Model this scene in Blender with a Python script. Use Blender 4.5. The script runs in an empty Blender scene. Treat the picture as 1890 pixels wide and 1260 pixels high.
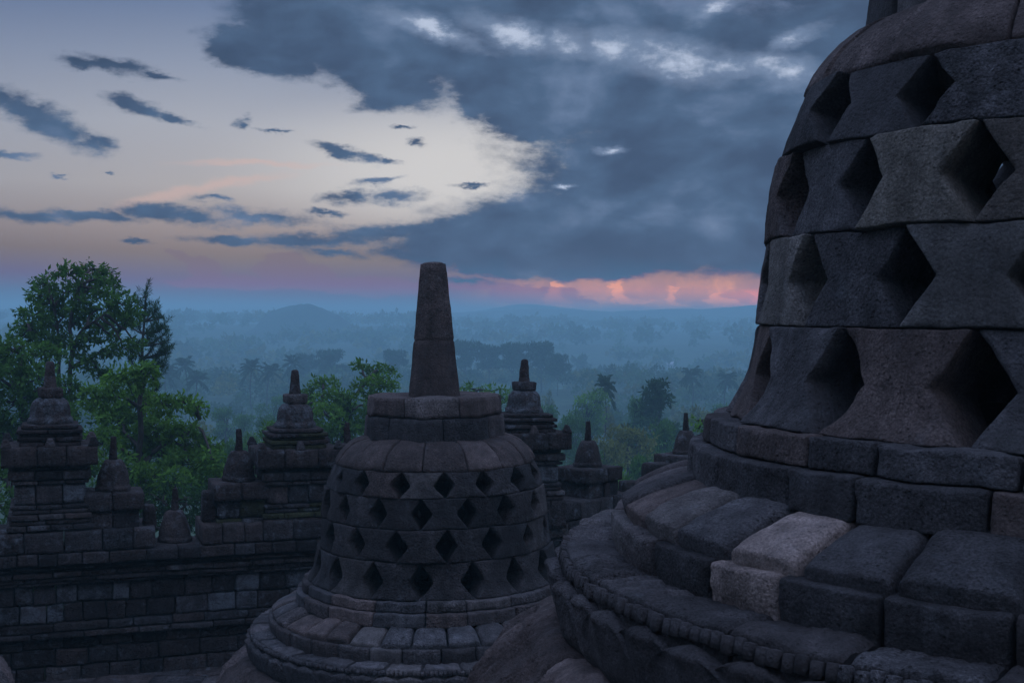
import bpy, math, random
import numpy as np
from mathutils import Matrix, Vector

scene = bpy.context.scene
COL = scene.collection
PI = math.pi

# ------------------------------------------------------------------ camera
F_PX, PITCH, ROLL = 2250.0, 0.0189, 0.0097          # focal length in photo pixels (1890 wide)
cam_data = bpy.data.cameras.new("camera")
cam_data.sensor_width = 36.0
cam_data.lens = F_PX / 1890.0 * 36.0
cam_data.clip_start = 0.05
cam_data.clip_end = 9000.0
cam = bpy.data.objects.new("camera", cam_data)
COL.objects.link(cam)
CAM_M = Matrix.Rotation(PI / 2 - PITCH, 4, 'X') @ Matrix.Rotation(ROLL, 4, 'Z')
cam.matrix_world = CAM_M
scene.camera = cam


def at(u, v, depth):
    """World point seen at photo pixel (u, v) at horizontal distance `depth` in front of the viewpoint."""
    d = CAM_M.to_3x3() @ Vector(((u - 945.0) / F_PX, -(v - 630.0) / F_PX, -1.0))
    d = d * (depth / d.y)
    return np.array((d.x, d.y, d.z))


# ------------------------------------------------------------------ render / exposure
scene.view_settings.view_transform = 'Standard'
scene.view_settings.look = 'None'
scene.view_settings.exposure = 0.0
scene.view_settings.gamma = 1.0
cy = scene.cycles
cy.use_denoising = True
cy.max_bounces = 6
cy.diffuse_bounces = 3
cy.glossy_bounces = 1
cy.transmission_bounces = 2
cy.volume_bounces = 1
cy.transparent_max_bounces = 8
cy.use_adaptive_sampling = True
cy.adaptive_threshold = 0.012

# ------------------------------------------------------------------ world: dusk sky with a cloud bank
HAZE_TAU = 0.00095 * 35       # optical depth of the haze layer straight up (density * height above the eye)


def lin(r, g, b):
    f = lambda c: (c / 255 / 12.92) if c <= 10 else ((c / 255 + 0.055) / 1.055) ** 2.4
    return (f(r), f(g), f(b))


def direction(u, v):
    p = at(u, v, 1.0)
    p = p / np.linalg.norm(p)
    return math.atan2(p[0], p[1]), math.asin(p[2])


class Nodes:
    def __init__(self, tree):
        self.t = tree
        self.n = tree.nodes
        self.l = tree.links

    def put(self, sock, val):
        if hasattr(val, 'is_linked') or isinstance(val, bpy.types.NodeSocket):
            self.l.new(val, sock)
        elif val is not None:
            if hasattr(sock.default_value, '__len__') and not hasattr(val, '__len__'):
                val = (val,) * len(sock.default_value)
            if hasattr(val, '__len__') and len(val) == 3 and len(sock.default_value) == 4:
                val = (*val, 1.0)
            sock.default_value = val

    def m(self, op, a, b=None, c=None, clamp=False):
        x = self.n.new('ShaderNodeMath')
        x.operation = op
        x.use_clamp = clamp
        self.put(x.inputs[0], a)
        if b is not None:
            self.put(x.inputs[1], b)
        if c is not None:
            self.put(x.inputs[2], c)
        return x.outputs[0]

    def vm(self, op, a, b=None, s=None, c=None):
        x = self.n.new('ShaderNodeVectorMath')
        x.operation = op
        self.put(x.inputs[0], a)
        if b is not None:
            self.put(x.inputs[1], b)
        if c is not None:
            self.put(x.inputs[2], c)
        if s is not None:
            self.put(x.inputs['Scale'], s)
        return x.outputs['Value'] if op in ('LENGTH', 'DOT_PRODUCT', 'DISTANCE') else x.outputs['Vector']

    def xyz(self, x=0.0, y=0.0, z=0.0):
        c = self.n.new('ShaderNodeCombineXYZ')
        self.put(c.inputs[0], x)
        self.put(c.inputs[1], y)
        self.put(c.inputs[2], z)
        return c.outputs[0]

    def noise(self, vec, scale, detail=4.0, rough=0.55, dist=0.0, color=False):
        x = self.n.new('ShaderNodeTexNoise')
        x.inputs['Scale'].default_value = scale
        x.inputs['Detail'].default_value = detail
        x.inputs['Roughness'].default_value = rough
        x.inputs['Distortion'].default_value = dist
        if vec is not None:
            self.l.new(vec, x.inputs['Vector'])
        return x.outputs['Color'] if color else x.outputs[0]

    def ramp(self, fac, stops, interp='LINEAR'):
        x = self.n.new('ShaderNodeValToRGB')
        cr = x.color_ramp
        cr.interpolation = interp
        while len(cr.elements) < len(stops):
            cr.elements.new(0.5)
        for e, (p, c) in zip(cr.elements, stops):
            e.position = p
            e.color = (*c, 1.0)
        self.put(x.inputs[0], fac)
        return x.outputs[0]

    def smooth(self, v, lo, hi, a=0.0, b=1.0):
        x = self.n.new('ShaderNodeMapRange')
        x.interpolation_type = 'SMOOTHSTEP'
        self.put(x.inputs[0], v)
        for i, q in enumerate((lo, hi, a, b)):
            self.put(x.inputs[i + 1], q)
        return x.outputs[0]

    def mix(self, f, a, b, mode='MIX'):
        x = self.n.new('ShaderNodeMix')
        x.data_type = 'RGBA'
        x.blend_type = mode
        self.put(x.inputs[0], f)
        self.put(x.inputs[6], a)
        self.put(x.inputs[7], b)
        return x.outputs[2]


def build_world():
    w = bpy.data.worlds.new("World")
    scene.world = w
    w.use_nodes = True
    nt = w.node_tree
    nt.nodes.clear()
    N = Nodes(nt)
    geo = nt.nodes.new('ShaderNodeTexCoord').outputs['Generated']
    sep = nt.nodes.new('ShaderNodeSeparateXYZ')
    nt.links.new(geo, sep.inputs[0])
    x, y, z = sep.outputs
    az = N.m('ARCTAN2', x, y)
    el = N.m('ARCSINE', z)

    # direction stretched so that clouds lie flat
    dvec = N.xyz(az, N.m('MULTIPLY', el, 2.3), 0.37)
    half3 = (0.5, 0.5, 0.5)
    wob = N.vm('SUBTRACT', N.noise(dvec, 9.0, 8.0, 0.64, color=True), half3)
    wob2 = N.vm('SUBTRACT', N.noise(dvec, 34.0, 7.0, 0.66, color=True), half3)
    p0 = N.xyz(az, el, 0.0)

    def warp(a1, b1, a2, b2):
        q = N.vm('ADD', p0, N.vm('MULTIPLY', wob, (a1, b1, 0.0)))
        return N.vm('ADD', q, N.vm('MULTIPLY', wob2, (a2, b2, 0.0)))

    def blob(pos, u, v, ru, rv, tilt=0.0, gain=1.0):
        a0, e0 = direction(u, v)
        mp = nt.nodes.new('ShaderNodeMapping')
        mp.vector_type = 'TEXTURE'
        mp.inputs['Location'].default_value = (a0, e0, 0.0)
        mp.inputs['Rotation'].default_value = (0, 0, math.radians(-tilt))
        mp.inputs['Scale'].default_value = (ru / F_PX, rv / F_PX, 1.0)
        nt.links.new(pos, mp.inputs[0])
        return N.m('SUBTRACT', gain, N.vm('LENGTH', mp.outputs[0]))

    def field(pos, blobs, k=0.12):
        r = None
        for b in blobs:
            # (the tiny term only makes the node compiler work through the puffs one after another)
            pos_b = pos if r is None else N.vm('MULTIPLY_ADD', r, (1e-7, 1e-7, 1e-7), c=pos)
            q = blob(pos_b, *b)
            r = q if r is None else N.m('SMOOTH_MAX', r, q, k)
        return r

    def tex(seed, flat, scale, detail=8.0, rough=0.64, dist=0.0):
        return N.m('SUBTRACT', N.noise(N.xyz(az, N.m('MULTIPLY', el, flat), seed), scale, detail, rough, dist), 0.5)

    f1, f3 = tex(2.1, 1.9, 13.0), tex(4.4, 2.0, 44.0, 7.0, 0.68)
    big = [(470, 95, 130, 52, 10), (620, 60, 230, 95, 8), (690, 130, 170, 62, 14), (960, 60, 420, 150, 8), (960, 180, 190, 85, 20), (1420, 190, 560, 190, 6), (1750, 120, 520, 230, 0),
           (1330, 340, 430, 150, 5), (1180, 425, 420, 82, 3), (960, 440, 290, 62, -3), (1000, 478, 330, 36, 2), (1480, 460, 340, 74, 2)]
    body = field(warp(0.070, 0.030, 0.040, 0.018), big, 0.10)
    small = [(150, 112, 60, 13, 6), (220, 122, 80, 17, 10), (290, 138, 40, 8, 12), (60, 200, 80, 30, 26), (100, 235, 80, 30, 22), (165, 258, 45, 20, 10), (20, 180, 40, 22, 20), (235, 190, 50, 17, 10), (270, 204, 50, 14, 16), (320, 218, 50, 8, 14),
             (457, 232, 22, 12, 14), (515, 243, 40, 5, 4), (10, 287, 50, 8, 0), (60, 398, 110, 13, 2), (190, 402, 120, 13, 2), (300, 396, 90, 20, -2), (370, 402, 100, 20, 2), (470, 398, 110, 17, 2),
             (620, 278, 45, 12, 14), (670, 290, 55, 12, 8), (712, 296, 25, 7, 6), (640, 362, 60, 18, -4), (720, 360, 90, 20, 2), (690, 334, 60, 8, -4), (395, 369, 42, 7, 6), (430, 442, 90, 11, 2), (560, 442, 130, 18, -2), (730, 430, 150, 24, -3),
             (620, 466, 90, 15, 6), (760, 470, 120, 18, 2), (690, 190, 60, 20, 4), (855, 343, 40, 6, 0), (770, 262, 24, 9, 20), (745, 235, 20, 5, 0), (590, 392, 45, 6, 3), (860, 516, 90, 8, 0), (250, 447, 26, 5, 0), (195, 316, 14, 4, 0), (105, 325, 14, 4, 0)]
    bits = N.m('MULTIPLY', field(warp(0.034, 0.014, 0.034, 0.015), small, 0.05), 0.40)
    dens = N.m('MAXIMUM', N.m('ADD', body, N.m('ADD', N.m('MULTIPLY', f1, 0.50), N.m('MULTIPLY', f3, 0.40))),
               N.m('ADD', bits, N.m('ADD', N.m('MULTIPLY', f1, 0.42), N.m('MULTIPLY', f3, 0.62))))
    alpha = N.smooth(dens, -0.08, 0.26)

    # rifts where the bank thins out and the brighter layer above shows
    rift = field(warp(0.040, 0.020, 0.030, 0.016), [(1060, 82, 70, 30, 0), (1130, 88, 70, 34, 4), (1200, 100, 80, 36, 8), (1270, 116, 80, 34, 8), (1340, 120, 70, 22, 0), (1410, 122, 70, 24, 4), (1455, 130, 50, 26, 0),
                                                    (960, 66, 90, 24, 14), (1322, 16, 40, 14, -30), (1470, 70, 50, 16, -20), (1128, 280, 30, 7, 6), (1040, 345, 20, 5, 0), (800, 56, 100, 16, 16)], 0.10)
    f2 = tex(5.3, 1.3, 22.0, 9.0, 0.68)
    halo = N.m('MULTIPLY', N.smooth(N.m('ADD', rift, N.m('MULTIPLY', f2, 1.2)), -0.55, 0.65), 0.75)
    core = N.smooth(N.m('ADD', N.m('MULTIPLY', rift, 0.75), N.m('ADD', N.m('MULTIPLY', f2, 1.9), N.m('MULTIPLY', f3, 0.5))), 0.22, 0.85)

    # clear sky
    e01 = N.m('DIVIDE', el, 0.30)
    warm = N.ramp(e01, [(0.0, lin(92, 110, 138)), (0.06, lin(97, 107, 124)), (0.11, lin(112, 110, 119)), (0.17, lin(132, 121, 122)), (0.23, lin(152, 141, 141)), (0.34, lin(172, 168, 170)),
                        (0.50, lin(168, 171, 181)), (0.66, lin(142, 152, 173)), (0.80, lin(112, 129, 160)), (1.0, lin(92, 110, 148))])
    glow = N.smooth(blob(p0, 880, 318, 540, 170, 0, 1.0), 0.0, 0.85)
    clear = N.mix(N.m('MULTIPLY', glow, 0.82), warm, lin(210, 208, 207))
    left = N.smooth(az, -0.20, -0.46)
    clear = N.mix(N.m('MULTIPLY', left, 0.6), clear, N.mix(1.0, clear, (0.66, 0.72, 0.82), 'MULTIPLY'))
    # thin pink cirrus
    cir = field(warp(0.06, 0.02, 0.02, 0.012), [(400, 345, 130, 10, -14), (460, 302, 140, 7, -2), (320, 365, 100, 13, -16)])
    cir = N.m('MULTIPLY', N.smooth(cir, -0.3, 0.9), 0.5)
    clear = N.mix(cir, clear, lin(208, 176, 168))
    # glowing strip low on the right
    strip = N.m('MULTIPLY', N.smooth(az, -0.075, 0.10), N.m('MULTIPLY', N.smooth(el, 0.058, 0.022), N.smooth(el, -0.01, 0.004)))
    bil = N.noise(N.xyz(az, N.m('MULTIPLY', el, 0.8), 8.8), 26.0, 5.0, 0.55, 0.2)
    fire = N.ramp(bil, [(0.30, lin(152, 124, 134)), (0.46, lin(174, 134, 134)), (0.57, lin(206, 150, 132)), (0.70, lin(180, 134, 130))])
    fire = N.mix(N.smooth(blob(p0, 1400, 552, 110, 22, 0, 1.0), 0.0, 0.7), fire, lin(224, 140, 120))
    clear = N.mix(N.m('MULTIPLY', strip, 0.92), clear, fire)
    # heads of far cumulus in the strip: dull bodies, the side towards the light glowing
    lit = [(1060, 545, 60, 22, 0), (1040, 525, 26, 12, 0), (1178, 540, 48, 26, 0), (1150, 522, 30, 10, 0), (1255, 548, 36, 18, 0), (1340, 552, 40, 12, 0)]
    pcu = N.vm('ADD', p0, N.vm('MULTIPLY', wob2, (0.030, 0.026, 0.0)))
    sh = N.vm('ADD', pcu, (-0.0075, -0.0015, 0.0))
    h1, h2 = N.smooth(field(pcu, lit, 0.05), 0.0, 0.12), N.smooth(field(sh, lit, 0.05), 0.0, 0.30)
    clear = N.mix(N.m('MULTIPLY', h2, 0.55), clear, lin(160, 128, 138))
    rim = N.m('MULTIPLY', N.m('MAXIMUM', N.m('SUBTRACT', h1, h2), 0.0), 0.75)
    clear = N.mix(rim, clear, lin(226, 156, 138))
    # distant cumulus towers standing on the horizon
    far = field(N.vm('ADD', p0, N.vm('MULTIPLY', wob2, (0.022, 0.020, 0.0))), [(375, 495, 34, 24, 25), (340, 474, 40, 9, 18), (420, 522, 120, 12, 0), (525, 500, 44, 36, 0), (575, 512, 50, 26, 0), (485, 498, 22, 14, 0), (540, 475, 18, 12, 0),
                                                                               (700, 530, 130, 18, 0), (985, 545, 95, 16, 0), (900, 528, 90, 7, 0), (1050, 556, 60, 9, 6)], 0.05)
    far = N.m('MULTIPLY', N.smooth(far, -0.02, 0.14), 0.60)
    clear = N.mix(far, clear, lin(118, 106, 122))

    # cloud colour: layered slate blue, darker bellies, paler where it thins
    c1, c2 = tex(11.0, 1.7, 8.0, 7.0, 0.54, 0.3), tex(17.0, 2.0, 22.0, 6.0, 0.58, 0.3)
    cc = N.m('ADD', N.m('ADD', c1, N.m('MULTIPLY', c2, 0.30)), 0.5)
    ccol = N.ramp(cc, [(0.28, lin(62, 80, 106)), (0.42, lin(68, 87, 115)), (0.54, lin(78, 101, 131)), (0.64, lin(98, 119, 150)), (0.78, lin(124, 143, 172))])
    lowc = N.smooth(el, 0.10, 0.03)
    ccol = N.mix(N.m('MULTIPLY', lowc, 0.4), ccol, lin(76, 94, 122))
    ccol = N.mix(halo, ccol, lin(124, 143, 173))
    ccol = N.mix(core, ccol, lin(182, 194, 216))
    thin = N.smooth(dens, 0.30, 0.05)
    ccol = N.mix(N.m('MULTIPLY', thin, 0.35), ccol, clear)
    sky = N.mix(alpha, clear, ccol)

    # the part of the dome above and behind: unseen sky, set bright overhead and dim behind to light stone and haze
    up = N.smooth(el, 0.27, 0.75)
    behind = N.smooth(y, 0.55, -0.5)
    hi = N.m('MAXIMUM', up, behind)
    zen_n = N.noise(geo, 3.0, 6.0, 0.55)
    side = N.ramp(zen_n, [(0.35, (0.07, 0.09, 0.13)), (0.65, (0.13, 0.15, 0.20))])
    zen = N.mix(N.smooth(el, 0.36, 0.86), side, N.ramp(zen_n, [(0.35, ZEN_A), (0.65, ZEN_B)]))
    # what lies above the haze layer is seen through it: the sky itself is that much clearer
    t = N.m('EXPONENT', N.m('DIVIDE', -HAZE_TAU, N.m('MAXIMUM', el, 0.024)))
    hz = N.vm('SCALE', HAZE_SEEN, None, N.m('SUBTRACT', 1.0, t))
    comp = N.vm('DIVIDE', N.vm('SUBTRACT', sky, hz), N.xyz(t, t, t))
    comp = N.vm('MAXIMUM', comp, N.vm('SCALE', sky, None, 0.10))
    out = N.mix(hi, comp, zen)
    below = N.smooth(el, -0.01, -0.08)
    out = N.mix(below, out, (0.02, 0.03, 0.04))
    bg = nt.nodes.new('ShaderNodeBackground')
    nt.links.new(out, bg.inputs[0])
    bg.inputs[1].default_value = 1.0
    o = nt.nodes.new('ShaderNodeOutputWorld')
    nt.links.new(bg.outputs[0], o.inputs[0])
    w.cycles.sampling_method = 'MANUAL'
    w.cycles.sample_map_resolution = 512


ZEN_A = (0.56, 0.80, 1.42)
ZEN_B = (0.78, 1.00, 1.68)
HAZE_SEEN = (0.090, 0.200, 0.355)
build_world()

sun_d = bpy.data.lights.new("sun", 'SUN')
sun_d.energy = 0.10
sun_d.angle = math.radians(25)
sun_d.color = (1.0, 0.86, 0.78)
sun = bpy.data.objects.new("sun", sun_d)
sun.rotation_euler = (math.radians(48), 0, math.radians(28))
COL.objects.link(sun)

# ------------------------------------------------------------------ numeric helpers
rng = np.random.default_rng(7)


def hash3(i, j, k, seed):
    h = (i.astype(np.int64) * 374761393 + j.astype(np.int64) * 668265263 + k.astype(np.int64) * 2147483647 + seed * 1442695041) & 0xFFFFFFFF
    h = ((h ^ (h >> 13)) * 1274126177) & 0xFFFFFFFF
    h = ((h ^ (h >> 16)) * 2246822519) & 0xFFFFFFFF
    h = h ^ (h >> 15)
    return (h & 0xFFFFFF) / float(0x7FFFFF) - 1.0


def vnoise(P, seed=0):
    P = np.asarray(P, float)
    b = np.floor(P)
    f = P - b
    b = b.astype(np.int64)
    f = f * f * f * (f * (f * 6 - 15) + 10)
    r = 0.0
    for di in (0, 1):
        wx = f[:, 0] if di else 1 - f[:, 0]
        for dj in (0, 1):
            wy = f[:, 1] if dj else 1 - f[:, 1]
            for dk in (0, 1):
                wz = f[:, 2] if dk else 1 - f[:, 2]
                r = r + wx * wy * wz * hash3(b[:, 0] + di, b[:, 1] + dj, b[:, 2] + dk, seed)
    return r


def fbm(P, octv=3, seed=0):
    r = 0.0
    a = 1.0
    q = np.asarray(P, float)
    for o in range(octv):
        r = r + a * vnoise(q, seed + o * 17)
        a *= 0.5
        q = q * 2.03 + 11.7
    return r


def vecnoise(P, freq, amp, octv=2, seed=0):
    return np.stack([fbm(P * freq + s, octv, seed + int(s)) for s in (0.0, 31.0, 57.0)], 1) * amp


class MB:
    """Collects vertices, faces and per-vertex colours into one mesh."""

    def __init__(self):
        self.V, self.C, self.L, self.T, self.n = [], [], [], [], 0

    def add(self, v, f, c=(0.1, 0.1, 0.1, 0.0)):
        v = np.asarray(v, float)
        f = np.asarray(f, np.int64)
        c = np.asarray(c, float)
        if c.ndim == 1:
            c = np.repeat(c[None], len(v), 0)
        if c.shape[1] == 3:
            c = np.c_[c, np.zeros(len(c))]
        self.V.append(v)
        self.C.append(c)
        self.L.append((f + self.n).ravel())
        self.T.append(np.full(len(f), f.shape[1], np.int64))
        self.n += len(v)

    def mesh(self, name, smooth=True):
        me = bpy.data.meshes.new(name)
        V = np.concatenate(self.V)
        L = np.concatenate(self.L)
        T = np.concatenate(self.T)
        me.vertices.add(len(V))
        me.vertices.foreach_set('co', V.astype(np.float32).ravel())
        me.loops.add(len(L))
        me.loops.foreach_set('vertex_index', L.astype(np.int32))
        me.polygons.add(len(T))
        st = np.concatenate([[0], np.cumsum(T)[:-1]])
        me.polygons.foreach_set('loop_start', st.astype(np.int32))
        me.polygons.foreach_set('loop_total', T.astype(np.int32))
        me.polygons.foreach_set('use_smooth', np.full(len(T), smooth, bool))
        at_ = me.attributes.new('tint', 'FLOAT_COLOR', 'POINT')
        at_.data.foreach_set('color', np.concatenate(self.C).astype(np.float32).ravel())
        me.update(calc_edges=True)
        return me

    def build(self, name, mat, parent=None, smooth=True):
        me = self.mesh(name, smooth)
        me.materials.append(mat)
        o = bpy.data.objects.new(name, me)
        COL.objects.link(o)
        if parent is not None:
            o.parent = parent
        return o


def tag(o, label=None, cat=None, group=None, kind=None):
    for k, v in (('label', label), ('category', cat), ('group', group), ('kind', kind)):
        if v:
            o[k] = v
    return o


def empty(name, loc, rot=(0, 0, 0)):
    o = bpy.data.objects.new(name, None)
    o.empty_display_size = 0.3
    o.location = loc
    o.rotation_euler = rot
    COL.objects.link(o)
    return o


def copy_tree(o, parent=None):
    c = o.copy()
    COL.objects.link(c)
    c.parent = parent
    for ch in list(o.children):
        copy_tree(ch, c)
    return c


_cube = {}


def cube_grid(ns, nt, nd):
    """Surface of a subdivided cube: unit params (N,3) in [-1,1], quads facing outwards."""
    key = (ns, nt, nd)
    if key in _cube:
        return _cube[key]
    ids, P, Fq = {}, [], []
    dim = (ns, nt, nd)

    def vid(i, j, k):
        q = (i, j, k)
        if q not in ids:
            ids[q] = len(P)
            P.append((2 * i / ns - 1, 2 * j / nt - 1, 2 * k / nd - 1))
        return ids[q]

    for ax in range(3):
        b, c = (ax + 1) % 3, (ax + 2) % 3
        for side in (0, dim[ax]):
            for i in range(dim[b]):
                for j in range(dim[c]):
                    q = []
                    for (a_, b_) in ((0, 0), (1, 0), (1, 1), (0, 1)):
                        t = [0, 0, 0]
                        t[ax] = side
                        t[b] = i + a_
                        t[c] = j + b_
                        q.append(vid(*t))
                    if side == 0:
                        q.reverse()
                    Fq.append(q)
    P = np.array(P)
    P = 0.55 * P + 0.45 * np.sin(P * PI / 2)            # more rows close to the edges
    P = np.clip(P, -1, 1)
    _cube[key] = (P, np.array(Fq))
    return _cube[key]


def rounded(P, half, r):
    half = np.asarray(half, float)
    r = min(r, 0.48 * 2 * half.min())
    p = P * half
    q = np.clip(p, -(half - r), half - r)
    d = p - q
    n = np.linalg.norm(d, axis=1, keepdims=True)
    return q + np.where(n > 1e-9, d / np.maximum(n, 1e-9) * r, 0)


def rbox(mb, centre, size, rot=0.0, r=0.02, seg=(3, 3, 2), noise=(0.0, 1.0), col=(0.1, 0.1, 0.1, 0), taper=0.0, M=None):
    """Worn rectangular block."""
    P, Fq = cube_grid(*seg)
    p = rounded(P, np.array(size) / 2, r)
    if taper:
        k = 1 - taper * (p[:, 2:3] / size[2] + 0.5)
        p[:, :2] *= k
    if M is not None:
        p = p @ M.T
    c, s = math.cos(rot), math.sin(rot)
    p = np.c_[p[:, 0] * c - p[:, 1] * s, p[:, 0] * s + p[:, 1] * c, p[:, 2]] + np.asarray(centre, float)
    if noise[0]:
        p = p + vecnoise(p, noise[1], noise[0], 2)
    mb.add(p, Fq, col)


def octa(th, phase, k=1.0):
    a = (th - phase + PI / 8) % (PI / 4) - PI / 8
    # unit polygon whose CORNERS lie at phase + n*45 deg
    b = PI / 8 - np.abs(a)
    return 1 + k * (math.cos(PI / 8) / np.cos(b) - 1)


# th is measured from the side of the camera: position = R (sin th, -cos th)
def ring_stones(mb, edges, prof, thick, nrm, seg, r=0.018, gap=0.004, waist=0.0, cols=None, noise=(0.006, 5.0), jit=0.006, lrng=None, poly=None, fine=0.0, pillow=0.0):
    prof = np.array(prof, float)
    seed_ = float(lrng.integers(0, 1000))
    dl = np.r_[0, np.cumsum(np.hypot(*np.diff(prof, axis=0).T))]
    H = dl[-1]
    Rm = prof[:, 0].mean()
    nrm = np.array(nrm, float)
    nrm = nrm / np.linalg.norm(nrm)
    P, Fq = cube_grid(*seg)
    for i in range(len(edges) - 1):
        e0, e1 = edges[i], edges[i + 1]
        W = (e1 - e0) * Rm - 2 * gap
        p = rounded(P, (W / 2, H / 2 - gap / 2, thick / 2), r)
        t = p[:, 1] / H + 0.5
        hw = 1 - waist * (1 - np.abs(2 * t - 1))
        th = (e0 + e1) / 2 + p[:, 0] / Rm * hw
        s = np.clip(t, 0, 1) * H
        R = np.interp(s, dl, prof[:, 0])
        h = np.interp(s, dl, prof[:, 1])
        dd = p[:, 2] - thick / 2
        ef = np.maximum(np.abs(P[:, 0]), np.abs(P[:, 1])) ** 11 * (P[:, 2] > 0)
        chip = np.clip(vnoise(np.c_[p[:, 0] * 7 + i * 5.3, p[:, 1] * 7, np.full(len(p), seed_ * 3.7)], 5) - 0.22, 0, 1)
        dd = dd - chip * ef * 0.055
        dd = dd - pillow * np.abs(P[:, 0]) ** 7
        j = lrng.normal(0, jit)
        tilt = lrng.normal(0, jit * 1.2)
        dd = dd + j + tilt * p[:, 0] / max(W, 0.1)
        R = R + dd * nrm[0]
        h = h + dd * nrm[1]
        if poly is not None:
            R = R * octa(th, poly)
        q = np.c_[R * np.sin(th), -R * np.cos(th), h]
        q = q + vecnoise(q, noise[1], noise[0], 2)        # neighbours bend together, so the joints stay open
        if fine:
            q = q + vecnoise(q + 7.7, noise[1] * 6, fine, 2)
        mb.add(q, Fq, cols[i] if cols is not None else (0.1, 0.1, 0.1, 0))


def lathe(mb, prof, n_th, col, disp=None, poly=None, close_top=False, th0=0.0, th1=2 * PI, noise=(0.0, 1.0), fine=0.0):
    prof = np.array(prof, float)
    m = len(prof)
    full = abs(th1 - th0 - 2 * PI) < 1e-6
    th = np.linspace(th0, th1, n_th + 1)
    if full:
        th = th[:-1]
    TH, I = np.meshgrid(th, np.arange(m), indexing='ij')
    TH = TH.ravel()
    I = I.ravel()
    R = prof[I, 0].copy()
    h = prof[I, 1].copy()
    if disp is not None:
        R, h = disp(TH, I / (m - 1), R, h)
    if poly is not None:
        R = R * octa(TH, poly)
    q = np.c_[R * np.sin(TH), -R * np.cos(TH), h]
    if noise[0]:
        q = q + vecnoise(q, noise[1], noise[0], 3)
    if fine:
        q = q + vecnoise(q + 5.5, noise[1] * 6, fine, 2)
    k = len(th)
    a = np.arange(k if full else k - 1)
    A, J = np.meshgrid(a, np.arange(m - 1), indexing='ij')
    A = A.ravel()
    J = J.ravel()
    B = (A + 1) % k
    f = np.c_[A * m + J, B * m + J, B * m + J + 1, A * m + J + 1]
    mb.add(q, f, col)
    if close_top:
        ids = np.arange(k) * m + (m - 1)
        c = q[ids].mean(0) + np.array((0, 0, 0.004))
        ring = q[ids]
        v = np.r_[ring, c[None]]
        f3 = np.c_[np.arange(k), (np.arange(k) + 1) % k, np.full(k, k)]
        mb.add(v, f3, col)


def smooth_prof(pts, n):
    pts = np.array(pts, float)
    d = np.r_[0, np.cumsum(np.hypot(*np.diff(pts, axis=0).T))]
    P = np.vstack([2 * pts[0] - pts[1], pts, 2 * pts[-1] - pts[-2]])
    out = []
    for s in np.linspace(0, d[-1], n):
        i = min(np.searchsorted(d, s, side='right') - 1, len(pts) - 2)
        t = (s - d[i]) / (d[i + 1] - d[i])
        p0, p1, p2, p3 = P[i:i + 4]
        out.append(0.5 * ((2 * p1) + (-p0 + p2) * t + (2 * p0 - 5 * p1 + 4 * p2 - p3) * t * t + (-p0 + 3 * p1 - 3 * p2 + p3) * t ** 3))
    return np.array(out)


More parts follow.
